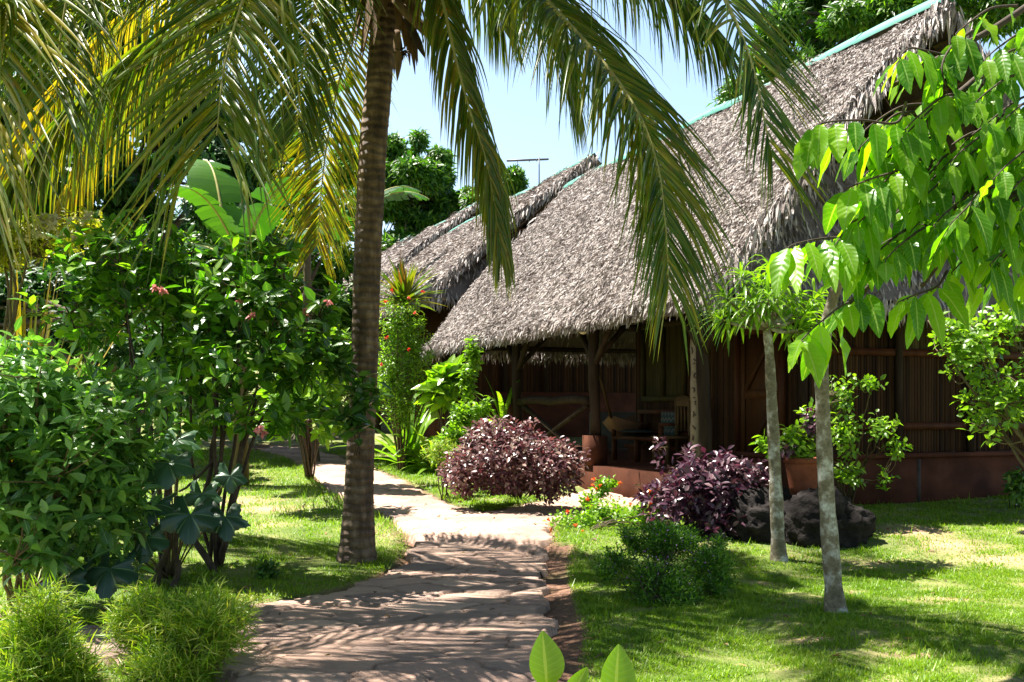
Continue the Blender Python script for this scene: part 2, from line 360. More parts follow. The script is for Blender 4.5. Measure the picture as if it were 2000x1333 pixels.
# ground sheet
MBg = MB()
xs = np.unique(np.concatenate([np.linspace(-400, -12, 24), np.linspace(-12, -6, 30), np.arange(-6, 7, .09), np.linspace(7, 14, 30), np.linspace(14, 400, 24)]))
ys = np.unique(np.concatenate([np.linspace(-30, 3, 12), np.arange(3, 16, .09), np.linspace(16, 40, 60), np.linspace(40, 500, 30)]))
X, Y = np.meshgrid(xs, ys, indexing='ij')
ins = inpoly(X, Y, path_a); dd = segdist(X, Y, path_a)
nz = np.array([noise.noise(Vector((x*2.3, y*2.3, 0))) for x, y in zip(X.ravel(), Y.ravel())]).reshape(X.shape)
bare = np.clip(1.5-dd/.13, 0, 1)*(~ins)+ins*1.
rightgut = (~ins) & (X > 0) & (Y < 10.6); bare = np.where(rightgut, np.clip(1.3-(dd-.22)/.09, 0, 1), bare)
bare = np.clip(np.maximum(bare, .0)+nz*.5*(bare > .02), 0, 1); bald_ = baldness(X, Y)
Zg = gz(X, Y) + np.where(ins, -.05, 0)-.025*np.exp(-(dd/.16)**2)*(~ins) + .012*nz*(Y < 40)
Zg = Zg + .035*np.clip((dd-.2)/.25, 0, 1)*(~ins)*(dd < 30)
MBg.grid(np.stack([X, Y, Zg], -1)); MBg.a[0][:, 2] = bare.ravel(); MBg.a[0][:, 1] = bald_.ravel()
ground = struct(MBg.build('ground', M['ground']))

# flagstone path: one sheet of irregular slabs
sx, sy = .62, .36
gx, gy = np.meshgrid(np.arange(-6, 4.2, sx), np.arange(4, 25, sy), indexing='ij')
gx = gx+(np.arange(gx.shape[1]) % 2)[None]*sx*.5
seeds = np.stack([gx.ravel()+rng.uniform(-.2, .2, gx.size), gy.ravel()+rng.uniform(-.12, .12, gx.size)], 1)
sin_ = inpoly(seeds[:, 0], seeds[:, 1], path_a); seeds_h = rng.uniform(-.008, .010, len(seeds)); seeds_v = rng.random(len(seeds))
tilt = rng.normal(0, .014, (len(seeds), 2))
def sheet(x0, x1, y0, y1, st):
    PX, PY = np.meshgrid(np.arange(x0, x1, st), np.arange(y0, y1, st), indexing='ij')
    sh = PX.shape; px = PX.ravel(); py = PY.ravel()
    near = inpoly(px, py, path_a) | (segdist(px, py, path_a) < .3)
    idx = np.where(near)[0]; full = {}
    q = np.stack([px[idx], py[idx]], 1)
    wob = np.stack([.05*np.sin(q[:, 1]*9+q[:, 0]*3)+.02*np.sin(q[:, 1]*31), .035*np.sin(q[:, 0]*8+q[:, 1]*4)+.015*np.sin(q[:, 0]*27)], 1)
    n1 = np.zeros(len(q), int); e = np.zeros(len(q))
    for c0 in range(0, len(q), 4000):
        qq = (q+wob)[c0:c0+4000]; d = ((qq[:, None, 0]-seeds[None, :, 0]))**2+((qq[:, None, 1]-seeds[None, :, 1])*1.45)**2
        o = np.argpartition(d, 1, axis=1)[:, :2]; dv = np.take_along_axis(d, o, 1); sw = dv[:, 0] > dv[:, 1]
        a1 = np.where(sw, o[:, 1], o[:, 0]); n1[c0:c0+4000] = a1; e[c0:c0+4000] = np.abs(np.sqrt(dv[:, 0])-np.sqrt(dv[:, 1]))
    ok = inpoly(q[:, 0]+wob[:, 0]*.9+.03*np.sin(q[:, 1]*5), q[:, 1]+wob[:, 1]*.8, path_a)
    gr = np.clip(1-e/.034, 0, 1)
    z = gz(q[:, 0], q[:, 1])+path_step(q[:, 0], q[:, 1])+.032+seeds_h[n1]+((q-seeds[n1])*tilt[n1]).sum(1)-.016*gr**.6
    mp = -np.ones(len(px), int); mp[idx] = np.arange(len(idx))
    I, J = np.meshgrid(np.arange(sh[0]-1), np.arange(sh[1]-1), indexing='ij')
    c = np.stack([I*sh[1]+J, (I+1)*sh[1]+J, (I+1)*sh[1]+J+1, I*sh[1]+J+1], -1).reshape(-1, 4)
    cm = mp[c]; good = (cm >= 0).all(1); cm = cm[good]; good2 = ok[cm].any(1); cm = cm[good2]
    edge = ~ok; z = np.where(edge, gz(q[:, 0], q[:, 1])-.045, z)
    return np.stack([q[:, 0], q[:, 1], z], 1), cm, seeds_v[n1], gr
MBp = MB()
for a_ in ((-6, 2.4, 4.4, 9.4, .02), (-6, 4, 9.38, 13.6, .028), (-6, 4, 13.58, 25, .06)):
    v_, f_, va, gr = sheet(*a_); MBp.add(v_, f_, va, gr)
path = struct(MBp.build('path', M['stone']))

# lawn grass: short blades (uncountable)
def grass_pts(n, x0, x1, y0, y1):
    x = rng.uniform(x0, x1, n); y = rng.uniform(y0, y1, n)
    vis = (np.abs(x) < y*.56+.3)
    ok = vis & ~inpoly(x, y, path_a); d = segdist(x, y, path_a)
    gut = (x > 0) & (y < 10.6)
    ok &= d > np.where(gut, rng.uniform(.22, .34, n), rng.uniform(.04, .14, n))
    rel = (x-2.41)*(-.368)+(y-12)*.93; vv = (x-2.41)*.93+(y-12)*.368
    ok &= ~((rel > .9) & (vv > .25))
    nzz = np.sin(x*3.1+y*1.7)*np.sin(y*2.9-x*1.3)
    bald = (nzz > .55) & (rng.random(n) < .5); ok &= ~bald; ok &= rng.random(n) > baldness(x, y)*.85
    return x[ok], y[ok]
gm = MB()
for n_, x0, x1, y0, y1, hh, ww in ((330000, -.2, 5.6, 5.6, 9.5, .029, .0095), (150000, -.5, 7.5, 9.5, 15, .033, .013), (170000, -5.4, -.2, 5.6, 11, .034, .009), (130000, -8, .2, 11, 24, .05, .014)):
    x, y = grass_pts(n_, x0, x1, y0, y1); n = len(x)
    base = np.stack([x, y, gz(x, y)+.03], 1); tall = 1+1.4*(rng.random(n) < .03)
    tuft = .75+.55*np.sin(x*9+np.sin(y*7)*2)*np.sin(y*11+x*2)
    H = hh*rng.uniform(.5, 1.3, n)*tall*np.clip(tuft, .45, 1.3); az = rng.uniform(0, 6.283, n); ln = rng.uniform(.3, 2.2, n)
    d = np.stack([np.cos(az)*ln, np.sin(az)*ln, np.ones(n)], 1); sd = np.stack([-np.sin(az), np.cos(az), 0*az], 1)
    wv = (ww*.5*rng.uniform(.6, 1.3, n))[:, None]
    tip = base+nrm(d)*H[:, None]*1.3; mid = base+nrm(d+Z3*.8)*H[:, None]*.6
    V = np.stack([base-sd*wv, base+sd*wv, mid+sd*wv*.8, mid-sd*wv*.8, tip, ], 1)
    V = np.stack([base-sd*wv, base+sd*wv, tip+sd*wv*.15, tip-sd*wv*.15], 1)
    patch = .5+.5*np.sin(x*1.9+1.3*np.sin(y*1.3))*np.sin(y*1.6+.6)
    va = np.clip(rng.beta(2, 3.2, n)*.75+.32*patch*rng.random(n), 0, 1)
    gm.add(V.reshape(-1, 3), np.arange(n*4).reshape(-1, 4), np.repeat(va, 4))
lawn = struct(gm.build('lawn_grass', M['lawn'], smooth=False), 'stuff', 'short bright green lawn grass beside the stone path')
lawn['category'] = 'grass'

# ------------------------------------------------------------------ huts
U = nrm(np.array((-.368, .930, 0))); V_ = np.array((U[1], -U[0], 0)); 
def hut(org, L, w, h, ze, zg, label, dens, fl, battens, skirt_hi=.5, floorz=None, lift=0):
    """org = near eave corner (x,y). t runs along the ridge, s across, returns root and frame function"""
    org = np.array((org[0], org[1], 0.))
    def H(t_, s_, z_):
        t_, s_, z_ = np.broadcast_arrays(np.asarray(t_, float), s_, z_)
        return org+t_[..., None]*U+s_[..., None]*V_+z_[..., None]*Z3
    root = thing('thatched_bungalow', label, 'bungalow', H(L/2, w, zg))
    def wob(t_, s_): return .05*np.sin(t_*1.7+s_*.8)+.04*np.sin(t_*.9-s_*2.3)+.02*np.sin(t_*5+s_*3)
    def rz(s_): return ze+h*(1-abs(s_-w)/w)+.14*np.sin(math.pi*np.clip(1-abs(s_-w)/w, 0, 1))
    # roof core slabs, front and back
    core = MB()
    tt = np.linspace(0, L, 60); ss = np.linspace(0, w, 24); T_, S_ = np.meshgrid(tt, ss, indexing='ij')
    up = H(T_, S_, rz(S_)+wob(T_, S_)); lo = H(T_, S_, rz(S_)-.2+wob(T_, S_)*.3)
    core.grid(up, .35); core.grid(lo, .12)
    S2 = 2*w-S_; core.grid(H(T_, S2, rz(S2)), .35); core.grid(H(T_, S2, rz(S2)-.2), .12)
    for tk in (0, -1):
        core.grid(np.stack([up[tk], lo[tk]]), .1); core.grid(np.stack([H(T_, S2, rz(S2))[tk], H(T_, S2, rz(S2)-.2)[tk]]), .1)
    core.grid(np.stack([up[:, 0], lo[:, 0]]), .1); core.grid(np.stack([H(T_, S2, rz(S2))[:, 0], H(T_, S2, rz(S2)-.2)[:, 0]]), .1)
    roof = core.build('roof', M['thatch'], root)
    # loose thatch: curled dry leaf flakes
    th = MB(); sl_len = math.hypot(w, h)
    n = int(dens*L*sl_len); t1 = rng.uniform(-.05, L, n); q = rng.uniform(-.02, 1, n); s1 = q*w
    cr = (1-q)*sl_len/.42+.25*np.sin(t1*1.9)+.12*np.sin(t1*5.3); P = H(t1, s1, rz(s1)+wob(t1, s1)+rng.uniform(-.025, .045, n)+.045*(cr % 1))
    down = nrm(-V_*w-Z3*h); nup = nrm(-V_*h+Z3*w)
    D = nrm(down[None]*rng.uniform(.3, 1, (n, 1))+U[None]*rng.normal(0, .55, (n, 1))+nup[None]*rng.uniform(-.1, .45, (n, 1)))
    clump = .5+.5*np.sin(t1*2.1+3*np.sin(q*7))*np.sin(q*19+t1)
    va = np.clip(rng.beta(2.2, 2, n)*.85+.15*clump, 0, 1)
    th.leaves(P, D, nup[None]+rng.normal(0, .7, (n, 3)), fl*rng.uniform(.5, 1.9, n), fl*.27*rng.uniform(.5, 1.5, n), 2, rng.uniform(0, .5, n), .4, 'lance', va)
    n3 = int(dens*.16*L*sl_len); t1 = rng.uniform(0, L, n3); q = rng.uniform(.03, 1, n3); s1 = q*w
    D = nrm(down[None]+U[None]*rng.normal(0, .22, (n3, 1))+nup[None]*rng.uniform(-.02, .12, (n3, 1)))
    th.leaves(H(t1, s1, rz(s1)+wob(t1, s1)+rng.uniform(.0, .05, n3)), D, nup[None]+rng.normal(0, .3, (n3, 3)), fl*rng.uniform(2, 4.5, n3), fl*.22, 2, rng.uniform(0, .15, n3), .4, 'strap', np.clip(rng.beta(1.6, 1.6, n3), 0, 1))
    # eave and verge fringes
    def fringe(n, ta, sa, za, spread, ln, dirn, width=.035):
        P = H(ta, sa, za)+rng.normal(0, spread, (n, 3))*np.array((1, 1, .7))
        D = nrm(dirn+rng.normal(0, .28, (n, 3)))
        th.leaves(P, D, rng.normal(0, 1, (n, 3)), ln*rng.uniform(.4, 1.3, n), width*rng.uniform(.5, 1.5, n), 3, .45, .3, 'lance', rng.beta(2, 2, n))
    k = max(fl/.13, .75)
    n = int(170*L/k); fringe(n, rng.uniform(0, L, n), 0, ze-.02, .06, .15, (down*.8-Z3*.5)[None], .045*k)
    n = int(60*L/k); fringe(n, rng.uniform(0, L, n), 2*w, ze-.05, .06, .22, -Z3[None], .045*k)
    n = int(190*sl_len/k); q = rng.random(n)
    fringe(n, -.03, q*w, rz(q*w)-.03, .07, .25, (down*.7-Z3*.5-U*.35)[None]+0, .05*k)
    n = int(60*sl_len/k); q = rng.random(n); fringe(n, L+.03, q*w, rz(q*w)-.06, .07, .3, (down*.6-Z3*.6)[None], .05*k)
    n = int(90*sl_len/k); q = rng.random(n); fringe(n, -.03, 2*w-q*w, ze+h*q-.1, .07, .3, (-Z3)[None], .05*k)
    th.build('loose_thatch', M['thatch'], roof)
    # lower gable skirt, both ends
    for te, sg, nm in ((0, 1, 'gable_skirt'), (L, -1, 'gable_skirt')):
        sk = MB(); nn = 26; rows = []
        for i in range(nn):
            f = i/(nn-1); tq = te+sg*(-.12+1.25*f); zz = ze-.02+h*skirt_hi*f
            s_in = w*skirt_hi*f; ss_ = np.linspace(s_in+.05, 2*w-s_in-.05, 40)
            rows.append(H(tq+.04*np.sin(ss_*4+f*6), ss_, zz+.02*np.sin(ss_*3)))
        sk.grid(np.array(rows), .2)
        n = int(330/k*2*w*1.0); f = rng.random(n)**.9; sw = rng.uniform(.05, 1.95, n)*w
        keep = (sw > w*skirt_hi*f) & (sw < 2*w-w*skirt_hi*f); f = f[keep]; sw = sw[keep]; n = len(f)
        P = H(te+sg*(-.15+1.25*f), sw, ze+h*skirt_hi*f+.02)+rng.normal(0, .03, (n, 3))
        D = nrm((-U*sg*.45-Z3)[None]+rng.normal(0, .3, (n, 3)))
        sk.leaves(P, D, (-U*sg)[None]+rng.normal(0, .5, (n, 3)), .3*k*rng.uniform(.5, 1.3, n), .05*k, 2, .3, .3, 'lance', rng.beta(2, 3, n))
        n = int(90*2*w/k); sw = rng.uniform(0, 2*w, n)
        P = H(te-sg*.12, sw, ze)+rng.normal(0, .04, (n, 3)); D = nrm((-Z3)[None]+rng.normal(0, .25, (n, 3)))
        sk.leaves(P, D, rng.normal(0, 1, (n, 3)), .26*rng.uniform(.4, 1.3, n), .045*k, 3, .3, .3, 'lance', rng.beta(2.5, 1.8, n))
        sk.build(nm, M['thatch'], roof)
    # battens under the slopes
    if battens:
        bt = MB()
        for i in range(battens):
            f = (i+.5)/battens
            for sgn in (1, -1):
                s_ = w-sgn*w*(1-f); z_ = ze+h*f-.235
                a_ = np.linspace(.02, L-.02, 8); bt.tube(H(a_, s_+0*a_, z_+.01*np.sin(a_*3)), .022, 5, rng.random())
        bt.build('roof_battens', M['batten'], roof)
        rf = MB()
        for t_ in np.arange(.5, L, 1.25):
            for sgn in (1, -1): rf.tube([H(t_, w-sgn*(w-.1), ze-.22), H(t_, w-sgn*.05, ze+h-.34)], .045, 6, .4)
        rf.build('rafters', M['wood'], roof)
    # green ridge capping
    rc = MB(); nseg = 7; ed = np.linspace(-.03, L+.02, nseg+1)
    for i_ in range(nseg):
        a_ = np.linspace(ed[i_]-.06*(i_ > 0), ed[i_+1], 5); zr = ze+h+.03+.012*(i_ % 2)+.02*np.sin(a_*1.3); v_ = rng.random()
        rc.grid(np.stack([H(a_, w-.13, zr-.12), H(a_, w-.128, zr-.055), H(a_, w, zr+.055), H(a_, w+.13, zr-.09)]), v_)
        rc.grid(np.stack([H(a_, w-.13, zr-.12), H(a_, w, zr+.035), H(a_, w+.13, zr-.11)]), v_)
    rc.build('ridge_cap', M['green_metal'], roof)
    return root, H, roof

def strips(mb, A, B, z0, z1, pitch=.05, depth=.018):
    """a sheet of vertical half-round bamboo strips between plan points A and B"""
    A = np.asarray(A, float)[:2]; B = np.asarray(B, float)[:2]; L = np.linalg.norm(B-A); d = (B-A)/L; nn = np.array((d[1], -d[0]))
    n = int(L/pitch)
    for i in range(n):
        ph = np.linspace(0, math.pi, 6); a = A+d*(L*i/n); u = (1-np.cos(ph))/2*(L/n)*.97
        pts = a[None]+u[:, None]*d+np.sin(ph)[:, None]*nn*depth*rng.uniform(.6, 1.3)
        zj = rng.uniform(-.02, .02); P = np.stack([np.concatenate([pts+nn*rng.normal(0, .003), np.full((6, 1), z0+abs(zj)*.5)], 1), np.concatenate([pts+nn*rng.normal(0, .004), np.full((6, 1), z1-abs(zj))], 1)])
        mb.grid(P, rng.random())

# --- nearest bungalow
zeA, wA, hA, LA = 3.0, 3.7, 4.13, 12.1
rootA, HA, roofA = hut((2.41, 12.0), LA, wA, hA, zeA, .3, 'large thatched bungalow nearest the camera with open veranda and green ridge', 1500, .078, 26)
FL = .72; 
def partA(mb, name, mat, par=None): return mb.build(name, mat, par or rootA)
# masonry
mb = MB()
mb.box((HA(6.5, 3.8, .3)), U, V_, Z3, (5.55, 3.42, .40)); partA(mb, 'floor_slab', M['plinth'])
mb = MB()
mb.box(HA(3.2, 4.35, .45), U, V_, Z3, (2.42, 2.47, .50)); mb.box(HA(3.2, 4.35, .945), U, V_, Z3, (2.47, 2.52, .03)); partA(mb, 'plinth', M['plinth'])
# gable wall (faces the lawn) and front wall (veranda)
GW = .95; FW = 2.0; zt = 4.6
def wallrun(name, t0, s0, t1, s1, z0, z1, mat, off=.0):
    mb = MB(); a = HA(t0, s0, 0); b = HA(t1, s1, 0); strips(mb, a, b, z0, z1)
    d = nrm(b-a); nn = np.array((d[1], -d[0], 0)); mb.box((a+b)/2+Z3*(z0+z1)/2-nn*.03, d, nn, Z3, (np.linalg.norm(b-a)/2, .02, (z1-z0)/2-.002), .3)
    return partA(mb, name, mat)
for (s0, s1) in ((2.0, 3.66), (3.66, 5.0), (5.0, 6.7)):
    wallrun('bamboo_wall', GW, s0, GW, s1, .98, 2.415, M['bamboo'])
    wallrun('bamboo_wall', GW, s0, GW, s1, 2.405, zt, M['bamboo'] if s0 < 3 else M['bamboo_g'])
mb = MB()
for z_ in (1.36, 2.41):
    mb.box(HA(GW-.05, 4.35, z_), U, V_, Z3, (.035, 2.35, .05))
partA(mb, 'wall_rail', M['wood_red'])
for s_ in (2.0, 3.66, 5.0, 6.7):
    mb = MB(); mb.tube([HA(GW-.09, s_, .97), HA(GW-.09, s_, 2.5), HA(GW-.09, s_, 4.5)], [.06, .055, .05], 9); partA(mb, 'wall_post', M['wood'])
# front wall pieces: door opening t 1.26..2.23 ; window t 3.85..5.15
for (t0, t1, z0, z1) in ((1.2, .95, FL, zt), (2.28, 1.21, FL+2.12, zt), (3.8, 2.28, FL, zt), (5.2, 3.8, FL, 1.75), (5.2, 3.8, 3.05, zt), (5.55, 5.2, FL, zt)):
    wallrun('bamboo_wall', t0, FW, t1, FW, z0, z1, M['bamboo'])
mb = MB(); a = HA(5.55, 2.0, 0); b = HA(5.55, 6.7, 0)
strips(mb, b, a, FL, zt); partA(mb, 'partition_wall', M['bamboo'])
# door
d0 = MB(); d0.box(HA(1.745, FW-.03, FL+1.06), U, V_, Z3, (.455, .02, 1.03), .5)
door = partA(d0, 'door', M['doorwood'])
mb = MB()
for z_, hh in ((FL+.09, .06), (FL+1.1, .07), (FL+2.03, .06)): mb.box(HA(1.745, FW-.06, z_), U, V_, Z3, (.45, .012, hh), .9)
for t_ in (1.33, 2.16): mb.box(HA(t_, FW-.062, FL+1.06), U, V_, Z3, (.05, .0125, 1.02), .8)
mb.bar(HA(1.4, FW-.065, FL+2), HA(2.1, FW-.065, FL+1.15), .02, .09, .2); mb.bar(HA(1.4, FW-.065, FL+1.0), HA(2.1, FW-.065, FL+.15), .02, .09, .2)
mb.build('door_frame_rails', M['doorwood'], door)
mb = MB(); mb.tube([HA(1.36, FW-.07, FL+1.18), HA(1.36, FW-.12, FL+1.18)], .035, 8); mb.box(HA(1.36, FW-.08, FL+1.2), U, V_, Z3, (.04, .02, .06)); mb.build('door_lock', M['brass'], door)
mb = MB()
for t_ in (1.22, 2.27): mb.box(HA(t_, FW-.05, FL+1.07), U, V_, Z3, (.035, .06, 1.07))
mb.box(HA(1.745, FW-.05, FL+2.17), U, V_, Z3, (.56, .06, .035)); partA(mb, 'door_frame', M['wood_red'])
# shuttered window
mb = MB(); strips(mb, HA(5.15, FW-.02, 0), HA(3.85, FW-.02, 0), 1.8, 3.02, .07, .008); mb.box(HA(4.5, FW, 2.4), U, V_, Z3, (.65, .015, .61), .4)
win = partA(mb, 'window_shutter', M['shutter'])
mb = MB()
for z_ in (1.78, 3.04): mb.box(HA(4.5, FW-.05, z_), U, V_, Z3, (.7, .04, .045), .6)
for t_ in (3.82, 4.5, 5.18): mb.box(HA(t_, FW-.051, 2.41), U, V_, Z3, (.035, .038, .59), .3)
mb.build('window_frame', M['shutter'], win)
# veranda posts with braces
def vpost(t_, base, r=.085):
    mb = MB(); z0 = FL+.45 if base else FL
    zz = np.linspace(z0, 3.28, 9); mb.tube(HA(t_+.02*np.sin(zz*3), .5+.02*np.sin(zz*2.1), zz), r*(1+.06*np.sin(zz*7)), 10); p = partA(mb, 'post', M['wood'])
    for sg in (-1, 1):
        mb = MB(); mb.tube([HA(t_+sg*.04, .5, 2.35), HA(t_+sg*.4, .5, 2.75), HA(t_+sg*.72, .52, 3.1)], .05, 8); mb.build('brace', M['wood'], p)
    mb = MB(); mb.tube([HA(t_, .56, 2.45), HA(t_, 1.1, 3.0)], .045, 8); mb.build('brace', M['wood'], p)
    if base:
        mb = MB(); mb.box(HA(t_, .5, FL+.22), U, V_, Z3, (.15, .15, .24)); mb.build('post_base', M['plinth'], p)
    return p
for t_, b_ in ((.96, 0), (4.18, 1), (7.54, 1), (10.9, 1), (11.8, 0)): vpost(t_, b_)
for t_ in (7.5, 11.8):
    mb = MB(); mb.tube([HA(t_, 6.9, FL), HA(t_, 6.9, 3.2)], .08, 8); partA(mb, 'post', M['wood'])
mb = MB(); a_ = np.linspace(.2, LA-.1, 14); mb.tube(HA(a_, .5+0*a_, 3.12+.03*np.sin(a_)), .07, 8); partA(mb, 'eave_beam', M['wood'])
for t_ in (5.5, 11.8):
    mb = MB(); mb.tube([HA(t_, .3, 3.05), HA(t_, 7.1, 3.05)], .06, 8); partA(mb, 'tie_beam', M['wood'])
# rails and crossed braces
def crail(ta, tb):
    mb = MB(); a_ = np.linspace(ta, tb, 7); mb.tube(HA(a_, .5+.02*np.sin(a_*5), FL+1.04+.02*np.sin(a_*4)), .075, 9); r_ = partA(mb, 'veranda_rail', M['wood_tan'] if 0 else M['wood'])
    for z0, z1 in ((.95, .05), (.05, .95)):
        mb = MB(); mb.tube([HA(ta+.1, .5, FL+z0), HA(tb-.1, .53, FL+z1)], .045, 8); mb.build('cross_brace', M['wood'], r_)
crail(4.35, 7.4); crail(7.7, 10.8)
mb = MB(); mb.box(HA(7.95, .5, FL+.5), U, V_, Z3, (.3, .12, .5)); partA(mb, 'low_wall', M['plinth'])
mb = MB(); mb.box(HA(9.2, 4.9, FL+.42), U, V_, Z3, (.09, 2.0, .40)); partA(mb, 'low_wall', M['whitewash'])
# carved pale plank standing in front of the room
cp = thing('carved_panel', 'tall pale wooden plank with dark carved marks leaning by the veranda post', 'carving', HA(1.32, .62, FL))
mb = MB(); zz = np.linspace(FL, 2.95, 26); ww_ = .085*(1+.12*np.sin(zz*11)+.07*np.sin(zz*29))
L0 = HA(1.32+0*zz, .62, zz); fr = [L0-V_*0+U*ww_[:, None], L0+U*ww_[:, None]-V_*.05, L0-U*.085-V_*.05, L0-U*.085, L0+U*ww_[:, None]]
mb.grid(np.stack(fr, 1)); mb.build('plank', M['wood_pale'], cp, False)
for z_ in np.arange(FL+.15, 2.85, .17):
    mb = MB(); c_ = HA(1.32+rng.uniform(-.03, .03), .62, z_)-V_*.053
    for _ in range(3):
        th_ = rng.uniform(0, 6.28); dv = U*math.cos(th_)+Z3*math.sin(th_); mb.box(c_+rng.uniform(-.02, .02)*U+rng.uniform(-.04, .04)*Z3, dv, np.cross(dv, V_), V_, (.028, .007, .004))
    mb.build('carved_mark', M['carve'], cp, False)
# globe lamp on the post
gl = thing('globe_lamp', 'round cream globe lamp fixed to the veranda post under the thatch', 'lamp', W(1139, 643, 15.75))
c_ = W(1139, 643, 15.75); mb = MB(); ph = np.linspace(0, math.pi, 12); mb.tube(c_+np.stack([0*ph, 0*ph, -.085*np.cos(ph)], 1), .085*np.sin(ph)+.001, 14, caps=False); mb.build('globe', M['lamp'], gl)
mb = MB(); mb.tube([c_+Z3*.075, c_+Z3*.12], .045, 10); mb.tube([c_+Z3*.11, c_+V_*.05+Z3*.12-U*.12], .02, 6); mb.build('lamp_holder', M['antenna'], gl)
# hammock
hm = thing('hammock', 'brown woven hammock slung between the veranda post and the wall', 'hammock', HA(5.2, 1.2, FL+.6))
a0 = HA(4.25, .62, 2.15); a1 = HA(6.6, 2.9, 2.25); mb = MB(); rows = []
for i in range(18):
    f = i/17; g_ = .2+.6*f; c_ = a0+(a1-a0)*g_-Z3*(4*g_*(1-g_))*1.12; wd = .05+.36*math.sin(math.pi*f)
    dd_ = nrm(a1-a0); sdv = np.cross(dd_, Z3); rows.append([c_+sdv*wd*x_+Z3*.35*wd*x_*x_*2 for x_ in np.linspace(-1, 1, 9)])
mb.grid(np.array(rows)); mb.build('hammock_cloth', M['hammock'], hm)
for (p_, q_) in ((a0, rows[0][4]), (a1, rows[-1][4])):
    mb = MB(); mb.tube([p_, q_], .02, 6); mb.build('hammock_rope', M['wood_tan'], hm)
# bench with zigzag cushions
bn = thing('wooden_bench', 'dark wooden bench with zigzag cushions against the veranda wall', 'bench', HA(4.2, 1.55, FL))
def cush(tc, sc, zc, hx, hy, hz_, par):
    mb = MB(); n_ = 9; u = np.linspace(-1, 1, n_); A_, B_ = np.meshgrid(u, u, indexing='ij'); b_ = (1-A_**4)*(1-B_**4)
    for sg in (1, -1): mb.grid(HA(tc+A_*hx, sc+sg*hy*(.25+.75*b_), zc+B_*hz_) if par == 'v' else HA(tc+A_*hx, sc+B_*hy, zc+sg*hz_*(.3+.7*b_)))
    return mb
mb = MB(); mb.box(HA(4.2, 1.5, FL+.4), U, V_, Z3, (.82, .25, .03)); mb.build('seat', M['wood_red'], bn)
for t_ in (3.4, 4.2, 5.0):
    for s_ in (1.28, 1.74): mb = MB(); mb.box(HA(t_, s_, FL+.19), U, V_, Z3, (.035, .035, .18)); mb.build('leg', M['wood_red'], bn)
mb = MB()
for z_ in (.48, .84): mb.box(HA(4.2, 1.76, FL+z_), U, V_, Z3, (.82, .02, .035))
for t_ in (3.4, 4.2, 5.0): mb.box(HA(t_, 1.79, FL+.62), U, V_, Z3, (.035, .03, .24))
mb.build('backrest', M['wood_red'], bn)
for t_ in (3.4, 5.0):
    mb = MB(); mb.box(HA(t_, 1.5, FL+.64), U, V_, Z3, (.035, .25, .025)); mb.box(HA(t_, 1.27, FL+.52), U, V_, Z3, (.03, .03, .11)); mb.build('armrest', M['wood_red'], bn)
c1 = thing('bench_cushion', 'larger teal zigzag cushion upright at the right end of the bench', 'cushion', HA(3.75, 1.62, FL+.6), 'zigzag cushions on the bench')
cush(3.75, 1.64, FL+.64, .26, .08, .2, 'v').build('cushion_pad', M['cushion'], c1)
c2 = thing('bench_cushion', 'flat teal zigzag seat cushion lying at the left end of the bench', 'cushion', HA(4.6, 1.5, FL+.46), 'zigzag cushions on the bench')
cush(4.6, 1.5, FL+.48, .3, .24, .055, 'h').build('cushion_pad', M['cushion'], c2)
# slat back chair
ch = thing('wooden_chair', 'tan slat back wooden chair on the veranda beside the cushioned bench', 'chair', HA(3.15, 1.35, FL))
mb = MB(); mb.box(HA(3.15, 1.3, FL+.45), U, V_, Z3, (.24, .22, .02)); mb.build('seat', M['wood_tan'], ch)
for t_ in (2.95, 3.35):
    mb = MB(); mb.box(HA(t_, 1.12, FL+.215), U, V_, Z3, (.022, .022, .215)); mb.build('leg', M['wood_tan'], ch)
    mb = MB(); mb.box(HA(t_, 1.52, FL+.52), U, V_, Z3, (.022, .022, .52)); mb.build('leg', M['wood_tan'], ch)
mb = MB()
for t_ in np.linspace(3.0, 3.3, 4): mb.box(HA(t_, 1.52, FL+.76), U, V_, Z3, (.018, .01, .22))
x_ = np.linspace(-1, 1, 9); mb.grid(np.stack([HA(3.15+x_*.24, 1.5, FL+.93+0*x_), HA(3.15+x_*.24, 1.5, FL+1.04+.06*(1-x_**2)), HA(3.15+x_*.24, 1.54, FL+1.04+.06*(1-x_**2)), HA(3.15+x_*.24, 1.54, FL+.93+0*x_)]))
mb.build('backrest', M['wood_tan'], ch)
# thatched tuft lying over the corner: conduit + drain pipe on the plinth
mb = MB(); pz = HA(GW-.14, 3.95, 0); mb.tube([pz+Z3*.15, pz+Z3*.9], .05, 8); mb.tube([pz+Z3*.88, pz+Z3*.93+V_*.16], .03, 6); partA(mb, 'drain_pipe', M['darkspathe'])

